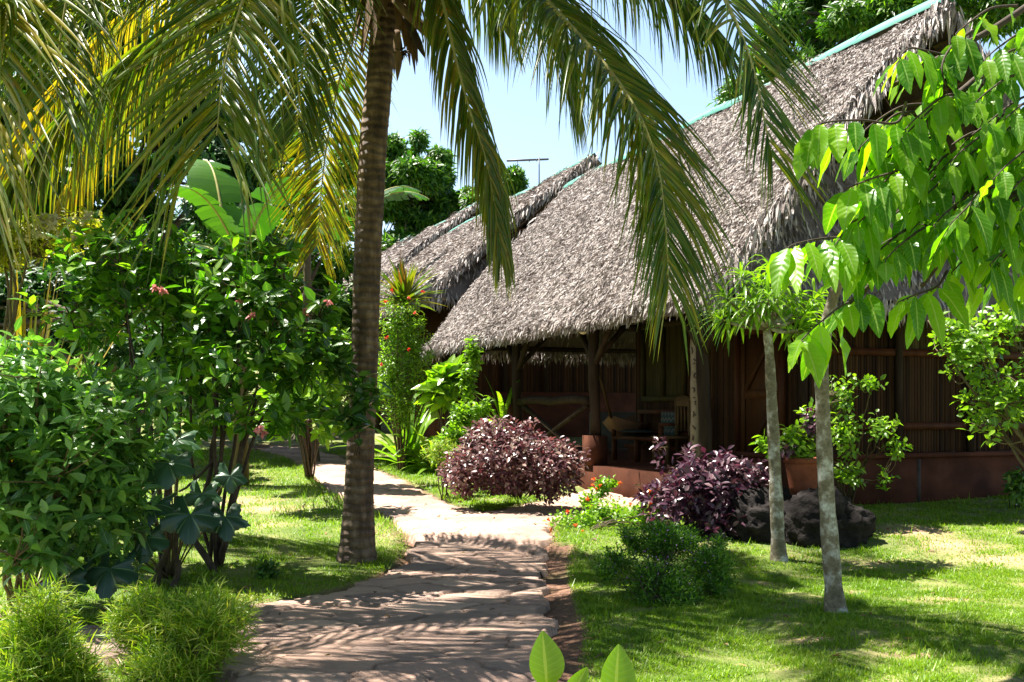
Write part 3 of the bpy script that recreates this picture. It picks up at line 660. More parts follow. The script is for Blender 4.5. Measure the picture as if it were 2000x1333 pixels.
# --- bungalows behind
def backhut(ridge_near, wB, hB, LB, label, dens, fl, zg):
    rx, ry, rzz = ridge_near; o = np.array((rx, ry))-V_[:2]*wB; ze = rzz-hB
    root, H, roof = hut(o, LB, wB, hB, ze, zg, label, dens, fl, 12 if dens > 100 else 8, .52)
    fl_ = ze-2.3
    mb = MB(); mb.box(H(LB/2, wB, (zg-1+fl_)/2), U, V_, Z3, (LB/2-1.2, wB-1, (fl_-zg+1)/2)); mb.build('plinth', M['plinth'], root)
    for s0, s1 in ((1.3, 2.7), (2.7, 3.9), (3.9, 2*wB-1.3)):
        mb = MB(); strips(mb, H(1.3, s0, 0), H(1.3, s1, 0), fl_, ze+1.2, .09, .02); mb.build('bamboo_wall', M['bamboo'], root)
        mb = MB(); mb.tube([H(1.22, s0, fl_), H(1.22, s0, ze+1)], .07, 7); mb.build('post', M['wood'], root)
    mb = MB(); mb.box(H(LB/2+.2, wB, (fl_+ze+1)/2), U, V_, Z3, (LB/2-1.55, wB-1.35, (ze+1-fl_)/2)); mb.build('side_wall', M['bamboo'], root)
    mb = MB(); mb.bar(H(.5, wB, ze+hB*.55), H(.5, wB, ze+hB-.3), .09, .09); mb.bar(H(.5, wB*.55, ze+hB*.5), H(.5, wB, ze+hB*.85), .07, .07); mb.bar(H(.5, wB*1.45, ze+hB*.5), H(.5, wB, ze+hB*.85), .07, .07)
    mb.bar(H(.5, wB*.5, ze+hB*.5), H(.5, wB*1.5, ze+hB*.5), .07, .09); mb.build('gable_frame', M['wood_tan'], root)
    return root, H
_, HB = backhut(W(1160, 305, 26.6), 4.75, 4.0, 12.3, 'second thatched bungalow of the row directly behind the nearest one', 500, .12, .7)
backhut(W(935, 396, 40.3), 4.9, 4.1, 11.6, 'third thatched bungalow of the row with open timber gable', 200, .18, 1.8)
backhut(W(802, 462, 54), 4.6, 4.2, 11.0, 'farthest thatched bungalow of the row beside the palm trunk', 120, .24, 3.0)

# tv antenna above the second ridge
an = thing('tv_antenna', 'thin metal television antenna standing above the second thatched roof', 'antenna', W(1053, 375, 29))
mb = MB(); mb.tube([W(1053, 380, 29), W(1053, 308, 29)], .018, 6); mb.build('mast', M['antenna'], an)
mb = MB(); mb.tube([W(990, 314.5, 28.6), W(1071, 311.5, 29.2)], .03, 6); mb.build('boom', M['antenna'], an)
for px_, yy in ((1011, 333), (1034, 317), (1048, 316)):
    mb = MB(); mb.tube([W(px_, 310, 28.9), W(px_, yy, 28.9)], .01, 5); mb.build('element', M['antenna'], an)

# ------------------------------------------------------------------ coconut palm
def spline(P, n):
    P = np.asarray(P, float); P = np.vstack([2*P[0]-P[1], P, 2*P[-1]-P[-2]]); k = len(P)-3; out = []
    for u in np.linspace(0, k-1e-6, n):
        i = int(u); t_ = u-i; a, b, c, d = P[i:i+4]
        out.append(.5*((2*b)+(-a+c)*t_+(2*a-5*b+4*c-d)*t_*t_+(-a+3*b-3*c+d)*t_**3))
    return np.array(out)
YP = float(G(693, 1100)[1])
palm = thing('coconut_palm', 'tall coconut palm with ringed brown trunk and drooping fronds beside the path', 'palm tree', G(693, 1100))
tr = spline([W(694, 1125, YP), W(697, 1090, YP), W(703, 900, YP), W(712, 700, YP), W(718, 500, YP), W(728, 300, YP), W(738, 180, YP), W(752, 30, YP), W(765, -70, YP)], 420)
zz = tr[:, 2]-tr[0, 2]; rr = .122+.032*np.exp(-zz/1.6)+.10*np.exp(-zz/.28)+.012*np.exp(-((zz-4)/1.5)**2)
ring = (zz*9.5+.35*np.sin(zz*3.3)) % 1; rr = rr*(1+.045*(1-ring)**2-.03*(ring < .1))
th = np.linspace(0, 2*math.pi, 28, endpoint=False)
Pg = tr[:, None]+rr[:, None, None]*np.stack([np.cos(th)[None]*np.ones((len(tr), 1)), np.sin(th)[None]*np.ones((len(tr), 1)), 0*th[None]*np.ones((len(tr), 1))], -1)*(1+.035*np.array([[noise.noise(Vector((math.cos(a)*2, math.sin(a)*2, z*5))) for a in th] for z in zz]))[..., None]
mb = MB(); mb.grid(Pg, closed=True); mb.build('trunk', M['palmbark'], palm)
# sheath fibre
mb = MB()
for i in range(40):
    a = rng.uniform(0, 6.28); p0 = tr[-1]+np.array((math.cos(a)*.13, math.sin(a)*.13, .1)); L_ = rng.uniform(.5, 1.3)
    mb.leaves([p0], [np.array((math.cos(a)*.35, math.sin(a)*.35, -1))], [np.array((math.cos(a), math.sin(a), .1))], L_, .12, 5, .3, .3, 'lance')
mb.build('leaf_sheath', M['drybrown'], palm)

def frond(pts, L_, g_, mat='palm', wd=.036, n=95, base=.16, lo=0., hi=.8, ang=(40, 68), ragged=.12, rr_=.026, tip=.5):
    n = int(n*1.4); wd = wd*.8
    P = spline([W(*p) if len(p) == 3 else p for p in pts], 160)
    cum = np.concatenate([[0], np.cumsum(np.linalg.norm(np.diff(P, axis=0), axis=1))]); LT = cum[-1]
    T = nrm(np.gradient(P, axis=0)); Sd = np.zeros_like(P); s0 = nrm(np.cross(T[8], Z3))
    for i in range(len(P)):
        s0 = nrm(s0-(s0@T[i])*T[i]); Sd[i] = s0
    Up = np.cross(Sd, T); Up *= np.sign(Up[5, 2]+1e-6)
    mb = MB(); r = rr_*(1-.85*np.linspace(0, 1, 160)); mb.tube(P, r, 6)
    fr = mb.build('frond', M['rachis'], palm)
    lf = MB(); q = base+(1-base)*np.linspace(0, 1, n)
    for sg in (-1, 1):
        qq = np.clip(q+rng.normal(0, .003, n), 0, 1); ii = np.clip((np.interp(qq*LT, cum, np.arange(160))).astype(int), 0, 159)
        keep = rng.random(n) > .03; ii = ii[keep]; qk = qq[keep]; m_ = len(ii)
        a = np.radians(np.interp(qk, [base, 1], ang)+rng.normal(0, 4, m_)); c = np.cos(a)[:, None]; s = np.sin(a)[:, None]
        d0 = nrm(sg*Sd[ii]*c+T[ii]*s+Up[ii]*rng.uniform(.05, .3, (m_, 1)))
        prof = np.interp((qk-base)/(1-base), [0, .12, .35, .7, .9, 1], [.55, .85, 1, .92, .5+tip*.4, tip])
        ln = L_*prof*rng.uniform(.88, 1.08, m_); seg = 7
        B = nrm(T[ii]-(T[ii]*d0).sum(1)[:, None]*d0); tw = rng.normal(0, .45, (m_, 1)); B = nrm(B+np.cross(B, d0)*tw)
        gg = g_*rng.uniform(.75, 1.25, m_); x = P[ii].copy(); rows = []; kink = rng.random(m_) < ragged; kt = rng.uniform(.35, .75, m_)
        for k in range(seg+1):
            t_ = k/seg; extra = np.where(kink & (t_ > kt), 2.2, 0.)
            d = nrm(d0*(1-.75*np.minimum(gg*t_, 1.1))[:, None]-Z3[None]*(gg*1.7*t_+extra)[:, None])
            if k: x = x+d*(ln/seg)[:, None]
            Bk = nrm(B-(B*d).sum(1)[:, None]*d); Nk = np.cross(Bk, d)
            hw = wd*.5*max(min(1, t_*5+.35)*(1-t_**2.2), .04)
            rows.append(np.stack([x-Bk*hw-Nk*hw*.6, x, x+Bk*hw-Nk*hw*.6], 1))
        V = np.stack(rows, 1).reshape(m_, (seg+1)*3, 3)
        i_ = np.arange(seg)[:, None]*3+np.arange(2)[None]; f1 = np.stack([i_, i_+1, i_+4, i_+3], -1).reshape(-1, 4)
        f = (np.arange(m_)[:, None, None]*(seg+1)*3+f1[None]).reshape(-1, 4)
        va = np.clip(lo+(hi-lo)*rng.random(m_)**1.4, 0, 1)
        lf.add(V.reshape(-1, 3), f, np.repeat(va, (seg+1)*3), np.tile(np.array((1, 0, 1.)), (seg+1)*m_), np.tile(np.repeat(np.linspace(0, 1, seg+1), 3), m_))
    lf.build('leaflets', M[mat], fr)
    return fr
C0 = (765, -80, YP)
frond([C0, (690, -250, 8.9), (600, -270, 8.1), (520, -130, 7.4), (468, 20, 7.0), (438, 130, 6.8), (423, 265, 6.6)], 1.5, .2, 'palm', .040, 110, lo=.2, hi=1, ang=(20, 56), ragged=.5, tip=.8)
frond([C0, (620, -100, 9.9), (480, -10, 9.9), (340, 68, 9.8), (220, 145, 9.7), (130, 230, 9.6), (40, 335, 9.5), (-60, 450, 9.4)], 1.3, 1.1, 'palm', .05, 150, hi=.95, lo=.1)
frond([C0, (500, -500, 8.8), (250, -500, 7.5), (110, -340, 6.7), (40, -100, 6.3), (0, 120, 6.0), (-30, 380, 5.9)], 1.6, .12, 'palm_y', .038, 120, lo=0, hi=.7, ang=(15, 50))
frond([C0, (560, -420, 8.9), (380, -420, 7.9), (240, -300, 7.2), (160, -120, 6.8), (120, 60, 6.6), (110, 200, 6.5)], 1.5, .2, 'palm', .036, 115, lo=.1, hi=.9, ang=(15, 50))
frond([C0, (560, -230, 9.3), (420, -190, 9.0), (280, -130, 8.7), (130, -60, 8.5), (0, 60, 8.3), (-60, 160, 8.2)], 1.4, .9, 'palm', .042, 130, hi=.85)
frond([C0, (420, -60, 10.6), (230, 60, 11.2), (90, 210, 11.6), (-20, 380, 11.9), (-60, 480, 12)], 1.3, 1.1, 'palm_y', .045, 100, lo=.2, hi=1)
frond([C0, (560, -60, 10.6), (380, 60, 11.2), (250, 200, 11.6), (160, 330, 11.8), (110, 450, 11.9)], 1.0, 1.0, 'palm_y', .045, 90, lo=.1, hi=.9)
frond([C0, (730, -90, 10.2), (690, 60, 10.8), (655, 190, 11.1), (632, 330, 11.3), (620, 480, 11.4)], 1.0, .3, 'palm_y', .03, 120, lo=0, hi=.7, ang=(20, 55))
frond([C0, (710, -190, 9.5), (660, -120, 9.1), (615, 10, 8.9), (590, 140, 8.8), (580, 250, 8.7)], 1.2, .3, 'palm', .034, 110, hi=.6, ang=(20, 55))
frond([C0, (820, -120, 9.3), (860, -10, 9.1), (888, 110, 9.0), (918, 220, 8.95), (945, 300, 8.9), (965, 400, 8.9), (978, 500, 8.9)], .85, 1.0, 'palm', .036, 120, lo=.3, hi=1, ragged=.3)
frond([C0, (870, -200, 9.0), (985, -90, 8.5), (1090, 25, 8.1), (1180, 125, 7.8), (1248, 225, 7.5), (1285, 330, 7.3), (1300, 450, 7.15), (1306, 560, 7.1)], 1.25, .5, 'palm', .036, 150, lo=.1, hi=.95, ang=(18, 54))
frond([C0, (900, -150, 9.2), (1040, -40, 8.9), (1150, 60, 8.7), (1225, 180, 8.5), (1262, 310, 8.3), (1275, 430, 8.2)], 1.05, .7, 'palm', .034, 120, lo=.1, hi=.95, ang=(25, 58))
frond([C0, (1000, -330, 8.8), (1200, -300, 8), (1340, -170, 7.2), (1412, -10, 6.8), (1448, 70, 6.6), (1475, 150, 6.5), (1492, 230, 6.4), (1506, 300, 6.35)], 1.15, .25, 'palm', .032, 125, hi=.9, ang=(18, 52))
frond([C0, (940, -260, 8.9), (1080, -190, 8.2), (1210, -110, 7.6), (1310, -30, 7.2), (1390, 60, 7.0)], 1.3, .8, 'palm', .044, 110, hi=.8)
frond([C0, (870, -170, 9.9), (960, -90, 9.9), (1030, -20, 9.9), (1080, 70, 9.9), (1110, 170, 9.9)], 1.35, .7, 'palm', .036, 110, lo=.1, hi=.9)
frond([C0, (800, -200, 10.2), (870, -160, 10.8), (940, -60, 11.2), (985, 60, 11.4)], 1.1, .7, 'palm', .036, 95, hi=.9)
frond([C0, (745, -190, 9.3), (715, -190, 8.9), (690, -120, 8.7), (678, -40, 8.6)], .8, 1.0, 'palm', .028, 70, hi=.7)
frond([C0, (800, -400, 10.3), (850, -600, 11.2), (900, -620, 12.3), (940, -500, 13.4)], .9, .6, 'palm', .036, 85)  # this and the next three: out-of-frame fronds added to cast shadows
frond([C0, (700, -400, 10.1), (600, -600, 10.8), (480, -600, 11.6), (380, -450, 12.4)], .9, .6, 'palm', .036, 85)
frond([C0, (760, -450, 9.0), (760, -700, 8.3), (740, -760, 7.3), (700, -620, 6.4)], .9, .5, 'palm', .036, 90)
frond([C0, (860, -450, 9.2), (980, -680, 8.6), (1120, -700, 7.7), (1240, -560, 7.0)], .9, .5, 'palm', .036, 90)
frond([C0]+[W(840, -560, 8.8), W(890, -600, 8.0), W(930, -560, 7.2), W(960, -440, 6.6)], 1.0, .4, 'palm', .036, 100)  # this frond and the next: added above the view to shade the right lawn
frond([C0, W(900, -420, 9.0), W(1000, -480, 8.4), W(1100, -420, 7.8), W(1170, -300, 7.3)], 1.05, .5, 'palm', .036, 100)
# spathes, old flower stalk, coconuts
for a_, b_, c_, r0, mt in (((770, 0, 9.5), (815, 45, 9.4), (856, 90, 9.35), .055, 'drybrown'), ((790, 30, 9.6), (815, 80, 9.6), (831, 115, 9.6), .04, 'darkspathe'), ((775, 60, 9.5), (778, 110, 9.5), (776, 158, 9.5), .045, 'drybrown'), ((880, -20, 9.3), (905, 40, 9.3), (921, 72, 9.3), .02, 'darkspathe')):
    p_ = spline([W(*a_), W(*b_), W(*c_)], 14); mb = MB(); mb.tube(p_, r0*np.sin(np.linspace(.6, 3.05, 14)), 7); mb.build('spathe', M[mt], palm)
mb = MB(); c_ = W(785, 100, 9.5); n = 60; D = rng.normal(0, 1, (n, 3)); mb.leaves(np.repeat(c_[None], n, 0), D, rng.normal(0, 1, (n, 3)), rng.uniform(.06, .13, n), .015, 2, .2, .2, 'lance'); mb.build('flower_stalk', M['darkspathe'], palm)
for px_, py_, yy in ((866, 2, 9.3), (842, -25, 9.4), (700, -40, 9.3)):
    c_ = W(px_, py_, yy); ph = np.linspace(0, math.pi, 12); mb = MB(); mb.tube(c_+np.stack([.03*np.cos(ph), 0*ph, -.15*np.cos(ph)], 1), .115*np.sin(ph)**.8+.001, 14, caps=False); mb.build('coconut', M['coconut'], palm)

# ------------------------------------------------------------------ shrubs and plants
def blobpts(blobs, n, shell=.55):
    vol = np.array([b[3]*b[4]*b[2]**2*max(b[5], .2) for b in blobs]); ix = rng.choice(len(blobs), n, p=vol/vol.sum())
    d = nrm(rng.normal(0, 1, (n, 3))); r = rng.random(n)**(shell)
    C = np.array([W(*b[:3]) for b in blobs])[ix]; sc = np.array([(b[3]*b[2]/F, b[5], b[4]*b[2]/F) for b in blobs])[ix]
    return C+d*r[:, None]*sc, d
def whorl(lf, C, A, k, L_, Wd, seg=3, curl=.4, phi=(35, 85), gap=.03, **kw):
    n = len(C); A = nrm(A); B1 = nrm(np.cross(A, np.array((.3, .8, .5)))); B2 = np.cross(A, B1); a0 = rng.uniform(0, 6.28, n)
    for i in range(k):
        al = a0+i*2.4; ph = np.radians(rng.uniform(*phi, n))
        D = A*np.cos(ph)[:, None]+(B1*np.cos(al)[:, None]+B2*np.sin(al)[:, None])*np.sin(ph)[:, None]
        N = nrm(A+Z3*.8+np.array((0, -.25, 0))+rng.normal(0, .5, (n, 3)))
        lf.leaves(C-A*gap*i+D*.01, D, N, L_*rng.uniform(.65, 1.25, n), Wd*rng.uniform(.75, 1.2, n), seg, rng.uniform(.2, 1, n)*curl, **kw)
def shrub(name, label, cat, base, blobs, n, k, L_, Wd, mat, stems=6, twigs=60, stemmat='stem', seg=3, curl=.4, flowers=None, group=None, sr=.022, phi=(35, 85), gap=.03, up=.6, leafname='foliage', shell=.55, var=None, fold=.25, prof='ovate', wave=0):
    b0 = np.asarray(base, float); root = thing(name, label, cat, b0, group)
    C, d = blobpts(blobs, n, shell); C[:, 2] = np.maximum(C[:, 2], gz(C[:, 0], C[:, 1])+.06)
    A = nrm(d*.7+Z3*up+rng.normal(0, .25, (n, 3)))
    lf = MB(); kw = dict(fold=fold, prof=prof, wave=wave)
    whorl(lf, C, A, k, L_, Wd, seg, curl, phi, gap, **kw); lf.build(leafname, M[mat], root)
    sm = MB(); Cs, _ = blobpts(blobs, stems, 1.)
    mids = []
    for i in range(stems):
        e = Cs[i]; o = b0+np.array((rng.uniform(-.06, .06), rng.uniform(-.06, .06), -.05)); m1 = o+(e-o)*.4+np.array((rng.normal(0, .05), rng.normal(0, .05), .1*np.linalg.norm(e-o)))
        P = spline([o, m1, o+(e-o)*.75+rng.normal(0, .04, 3), e], 14); P[1:-1] += rng.normal(0, .008, (12, 3)); sm.tube(P, np.linspace(sr, sr*.3, 14), 7); mids.append(P)
    mids = np.concatenate([m_[3:] for m_ in mids])
    for j in rng.choice(n, min(n, twigs), replace=False):
        e = C[j]; i = np.argmin(np.linalg.norm(mids-e, axis=1)+np.where(mids[:, 2] > e[2], .5, 0)); o = mids[i]
        P = spline([o, (o+e)/2+rng.normal(0, .03, 3)-Z3*.02, e], 6); sm.tube(P, np.linspace(sr*.4, sr*.13, 6), 5)
    sm.build('stems', M[stemmat], root)
    if flowers:
        fm, pts, fs, fk = flowers
        for p_ in pts:
            fb = MB(); c_ = W(*p_) if len(p_) == 3 else np.array(p_[:3])
            D = nrm(rng.normal(0, 1, (fk, 3))+Z3*.3); fb.leaves(np.repeat(c_[None], fk, 0), D, Z3[None]+rng.normal(0, .5, (fk, 3)), fs*rng.uniform(.6, 1.1, fk), fs*.55, 3, .4, .2)
            fb.build('flower', M[fm], root)
    return root
def GY(px, Y): x = (px-1000)/F*Y; return np.array((x, Y, float(gz(x, Y))))

# pale green glossy shrub, front left
shrub('glossy_shrub', 'dense front left shrub with shiny pale green leaves and low woody branches', 'shrub', G(40, 1180),
      [(70, 760, 7.6, 130, 110, .8), (210, 860, 7.7, 130, 150, .8), (60, 950, 7.4, 130, 150, .7), (230, 1000, 7.7, 80, 90, .5), (-60, 850, 7.3, 120, 180, .8), (20, 680, 7.8, 90, 40, .5), (300, 760, 7.8, 45, 60, .4), (80, 1060, 7.4, 100, 60, .5), (220, 1080, 7.8, 70, 50, .4)],
      760, 7, .16, .06, 'leaf_gloss', stems=12, twigs=260, stemmat='stem_g', sr=.017, wave=.25)
# mussaenda with dark ovate leaves and pink bracts
shrub('pink_flowering_shrub', 'tall open shrub with dark stems, ovate leaves and pink hanging flower heads', 'shrub', G(420, 1115),
      [(480, 560, 9.2, 120, 100, .8), (590, 680, 9.2, 80, 90, .6), (500, 700, 9.0, 110, 70, .7), (420, 630, 9.3, 90, 100, .6), (560, 800, 9.0, 90, 50, .5), (450, 800, 9.1, 60, 60, .4), (640, 580, 9.3, 40, 70, .4), (540, 480, 9.4, 70, 30, .4)],
      380, 5, .155, .075, 'leaf_mid', stems=8, twigs=150, sr=.02, shell=.45, flowers=('pink', [(508, 838, 8.2), (512, 845, 8.2), (490, 617, 8.7), (642, 590, 8.9), (600, 612, 9.0), (470, 590, 8.8)], .06, 16))
shrub('pink_flowering_shrub', 'dark leafy shrub rising behind the shiny front left shrub with one pink bloom', 'shrub', G(330, 1135),
      [(240, 520, 9.6, 120, 90, .8), (330, 560, 9.5, 90, 110, .7), (170, 610, 9.4, 110, 80, .6), (360, 700, 9.4, 80, 80, .6), (290, 480, 9.8, 90, 60, .6), (380, 830, 9.4, 50, 50, .4)],
      330, 5, .155, .075, 'leaf_mid', stems=6, twigs=120, sr=.02, shell=.45, flowers=('pink', [(305, 562, 8.8), (318, 570, 8.9)], .06, 16))
# bare leaning trunks at the foot of these shrubs
for (lb, pts, r0) in (('forked dark trunk leaning right on the sunny lawn left of the palm', [(425, 1120), (385, 1060), (330, 1010)], .04), ):
    pass
shrub('multi_stemmed_bush', 'bush with a fan of thin brown stems standing behind the palm trunk', 'bush', G(605, 935),
      [(590, 760, 13.2, 80, 60, .8), (640, 690, 13.3, 60, 60, .6), (540, 820, 13, 60, 40, .5), (650, 820, 13, 50, 50, .5)],
      260, 5, .17, .08, 'leaf_lime', stems=18, twigs=60, sr=.018)
# yellow-white flowering shrub
shrub('pale_blossom_shrub', 'yellow green shrub topped with creamy curled blossoms at the left edge', 'shrub', GY(-40, 10.2),
      [(60, 460, 10, 110, 38, .6), (160, 440, 10, 60, 25, .4), (-20, 480, 10, 80, 50, .5)], 520, 6, .10, .03, 'leaf_yellow', stems=6, twigs=80, stemmat='stem_g', sr=.03,
      flowers=('cream', [(rng.uniform(-10, 200), rng.uniform(418, 470), 9.6) for _ in range(26)], .075, 12))
# broad lobed leaves low plant
def lobed_plant(name, label, base, leaves_, mat='leaf_blue', stalkr=.008):
    root = thing(name, label, 'plant', base)
    for (px, py, Yd, r_px, tx, ty) in leaves_:
        c = W(px, py, Yd); r = r_px*Yd/F; n = nrm(np.array((tx, -.75, ty))); a = nrm(np.cross(n, Z3)+1e-3); b = np.cross(a, n)
        th = np.linspace(-2.75, 2.75, 61); lobe = .80+.16*np.cos(th*5/1.0*.99+.0)+.035*np.sign(np.sin(th*23))+.0*th
        rows = []
        for f in np.linspace(0, 1, 9):
            R_ = r*f*(1+(lobe-1)*f); z_ = .10*r*np.sin(th*5)*f-.22*r*f*f
            rows.append(c[None]+(a[None]*np.sin(th)[:, None]-b[None]*np.cos(th)[:, None]*1.0)*R_[:, None]+n[None]*z_[:, None])
        P = np.array(rows); mb = MB(); v = rng.random()
        mb.grid(P, v); A_ = mb.a[0].reshape(9, 61, 3); vein = np.abs(((th+2.75)/5.5*5) % 1-.5)*2; A_[:, :, 1] = np.clip((1-vein)*1.0, .0, 1)[None]; A_[:, :, 2] = 0; mb.a[0] = A_.reshape(-1, 3)
        mb.build('leaf', M[mat], root)
        st = MB(); st.tube(spline([base, (base+c)/2+np.array((0, .05, .12)), c-n*.01], 8), stalkr, 5); st.build('leaf_stalk', M['stem_g'], root)
    return root
lobed_plant('broad_leaf_plant', 'low plant with very large dark lobed leaves below the shiny front left shrub', G(335, 1135),
    [(330, 905, 7.9, 58, -.1, .7), (372, 1005, 7.7, 62, .1, .6), (300, 985, 7.9, 50, -.3, .8), (440, 1010, 7.9, 52, .3, .7), (395, 965, 8.1, 42, .1, .5), (285, 1050, 7.8, 52, -.2, .4), (215, 1110, 7.5, 62, -.1, .6), (120, 1135, 7.4, 66, -.3, .6), (345, 860, 8.2, 50, 0, .8), (180, 1060, 7.8, 45, .2, .5), (262, 930, 8, 45, 0, .6), (450, 930, 8.3, 36, .2, .3), (80, 1050, 7.7, 50, -.2, .5)])
# foot of the leaning trunks: three bare forked trunks
def bare(label, polys, mat='stem'):
    b = G(*polys[0][0][:2]); root = thing('bare_trunk', label, 'trunk', b)
    for i, (p0, *rest, r0) in enumerate(polys):
        P = [G(*p0[:2], -.03) if i == 0 or p0[1] > 1100 else W(p0[0], p0[1], b[1])]+[W(x_, y_, b[1]+dy) for x_, y_, dy in rest]
        mb = MB(); pp = spline(P, 18); pp[1:-1] += rng.normal(0, .006, (16, 3)); mb.tube(pp, np.linspace(r0, r0*.5, 18), 9); mb.build('trunk' if i == 0 else 'limb', M[mat], root)
bare('forked dark trunk with two limbs rising from the sunny lawn', [((428, 1125), (395, 1080, 0), (375, 1030, .1), (400, 960, .1), (418, 860, .1), (425, 740, .1), .036), ((425, 1110), (440, 1060, 0), (455, 980, 0), (470, 900, 0), (500, 780, 0), .035), ((395, 1000), (430, 960, 0), (420, 900, 0), (380, 940, 0), (350, 960, .1), .02)])
bare('twin short dark trunks under the broad dark leaves', [((305, 1150), (310, 1110, 0), (330, 1060, 0), (325, 960, 0), (330, 860, 0), .035), ((335, 1155), (348, 1110, 0), (342, 1060, 0), (355, 1000, 0), .032)])
# bamboo-like grass clumps front left
def clump(label, base_pts, blobs, n, L_, Wd, culms=70):
    b0 = G(*base_pts); root = thing('bamboo_grass', label, 'ornamental grass', b0, 'bamboo grass clumps')
    C, d = blobpts([(q_[0]+rng.normal(0, .35)*q_[3], q_[1]+rng.normal(-.1, .45)*q_[4], q_[2]+rng.normal(0, .4)*q_[5], q_[3]*rng.uniform(.35, .95), q_[4]*rng.uniform(.4, 1.05), q_[5]*.8) for q_ in blobs for _ in range(6)], n, .6); C[:, 2] = np.maximum(C[:, 2], gz(C[:, 0], C[:, 1])+.03)
    lf = MB(); A = nrm(np.stack([d[:, 0]*.7, d[:, 1]*.5, .6+0*d[:, 0]], 1)+rng.normal(0, .3, (n, 3)))
    whorl(lf, C, A, 4, L_, Wd, 3, .45, (10, 75), .025, prof='lance', fold=.2); lf.build('foliage', M['grassleaf'], root)
    sm = MB()
    for j in rng.choice(n, culms, replace=False):
        e = C[j]; o = np.array((b0[0]*.5+e[0]*.5, b0[1]*.5+e[1]*.5, 0)); o[2] = gz(o[0], o[1]); sm.tube(spline([o, o*.4+e*.6+np.array((0, 0, .03)), e], 6), [.004, .004, .0035, .003, .002, .0015], 4)
    sm.build('culms', M['stem_g'], root)
clump('feathery yellow green grass clump in the bottom left corner', (70, 1320), [(80, 1245, 5.7, 90, 55, .25), (30, 1290, 5.5, 80, 50, .2), (120, 1300, 5.6, 70, 50, .2)], 2300, .10, .008, 150)
clump('feathery green grass clump at the left edge of the path', (350, 1325), [(320, 1230, 6.1, 100, 60, .3), (400, 1260, 5.9, 85, 70, .25), (420, 1200, 6.2, 60, 40, .2), (350, 1310, 5.6, 110, 40, .25), (260, 1210, 6.2, 50, 50, .2)], 4300, .10, .008, 200)
shrub('small_weed', 'little dark leafy weed growing on the lawn left of the palm base', 'plant', G(520, 1130), [(520, 1112, 9.1, 28, 25, .12)], 60, 5, .06, .028, 'leaf_dark', stems=4, twigs=10, sr=.005)

# climbing leaves on the palm trunk
shrub('trunk_climber', 'dark leafy climber clinging to the palm trunk at mid height', 'climber', W(688, 880, 9.42),
      [(705, 760, 9.05, 32, 40, .12), (690, 820, 9.05, 28, 35, .12), (665, 700, 9.2, 22, 40, .1)], 40, 5, .16, .075, 'leaf_dark', stems=3, twigs=10, sr=.008)

# strap-leaved plants right of the trunk
def strapplant(name, label, cat, base, n, L_, Wd, mat, spread=(10, 75), curl=.6, up0=0, seg=7, group=None):
    base = np.asarray(base, float); root = thing(name, label, cat, base, group); lf = MB()
    az = rng.uniform(0, 6.28, n); ph = np.radians(rng.uniform(*spread, n)); D = np.stack([np.cos(az)*np.sin(ph), np.sin(az)*np.sin(ph), np.cos(ph)], 1)
    P = base[None]+Z3*up0+D*.04; N = nrm(np.cross(np.cross(D, Z3), D)+.01)
    lf.leaves(P, D, N, L_*rng.uniform(.6, 1.15, n), Wd*rng.uniform(.8, 1.15, n), seg, rng.uniform(.4, 1.1, n)*curl, .3, 'strap'); lf.build('leaves', M[mat], root); return root, base
strapplant('strap_leaf_plant', 'clump of long arching light green strap leaves beside the far path', 'plant', G(795, 915), 62, 1.7, .15, 'leaf_lime', (5, 70), .6)
strapplant('strap_leaf_plant', 'smaller strap leaved clump with white edged leaves right behind the purple bush', 'plant', G(850, 925), 34, 1.1, .11, 'leaf_lime', (20, 80), .8)
strapplant('strap_leaf_plant', 'arching strap leaves showing above the veranda wall', 'plant', W(985, 845, 19.6)*1., 16, 1.25, .12, 'leaf_lime', (10, 62), .7)
# cordyline on tall stem
ro, b_ = strapplant('cordyline', 'spiky yellow green plant with red leaf tips rising above the red flowered bush', 'plant', GY(790, 19.7), 0+1, .2, .02, 'cordy')
lf = MB(); n = 150; az = rng.uniform(0, 6.28, n); ph = np.radians(rng.uniform(5, 85, n)); D = np.stack([np.cos(az)*np.sin(ph), np.sin(az)*np.sin(ph), np.cos(ph)], 1)
top = W(790, 585, 19.7); N = nrm(np.cross(np.cross(D, Z3), D)+.01); lf.leaves(top-Z3*rng.uniform(0, .25, (n, 1)), D, N, rng.uniform(.6, 1.0, n), .085, 5, .3, .3, 'lance'); lf.build('leaf_rosette', M['cordy'], ro)
mb = MB(); mb.tube([b_, W(792, 750, 19.7), top], .04, 7); mb.build('stem', M['stem'], ro)
shrub('red_flowered_bush', 'tall airy bush with small red flowers in front of the far roofs', 'bush', GY(785, 19.2),
      [(785, 630, 19.2, 48, 60, .5), (768, 720, 19.1, 45, 70, .5), (812, 690, 19.2, 38, 80, .4), (785, 790, 19, 50, 50, .4)], 900, 6, .085, .032, 'leaf_lime', stems=12, twigs=90, stemmat='stem_g', sr=.018,
      flowers=('red', [(x_, y_, 18.6) for x_, y_ in ((766, 568), (753, 590), (798, 582), (826, 570), (811, 612), (755, 660), (798, 682), (745, 712))], .055, 10))
shrub('large_leaf_bush', 'bush with broad dark and lime leaves under the far eave corner', 'bush', GY(860, 18),
      [(860, 765, 18, 32, 40, .4), (880, 740, 18.2, 25, 30, .3)], 50, 4, .32, .2, 'leaf_lime', stems=6, twigs=30, sr=.02)
shrub('upright_vine', 'slender bright green vine column climbing to the thatch eave', 'climber', GY(905, 16.2),
      [(925, 690, 16.2, 14, 40, .12), (912, 750, 16.1, 18, 45, .15), (905, 820, 15.6, 32, 40, .2), (935, 800, 15.8, 26, 28, .2), (885, 860, 15, 35, 35, .2)], 380, 5, .10, .05, 'leaf_lime', stems=8, twigs=50, stemmat='stem_g', sr=.012)
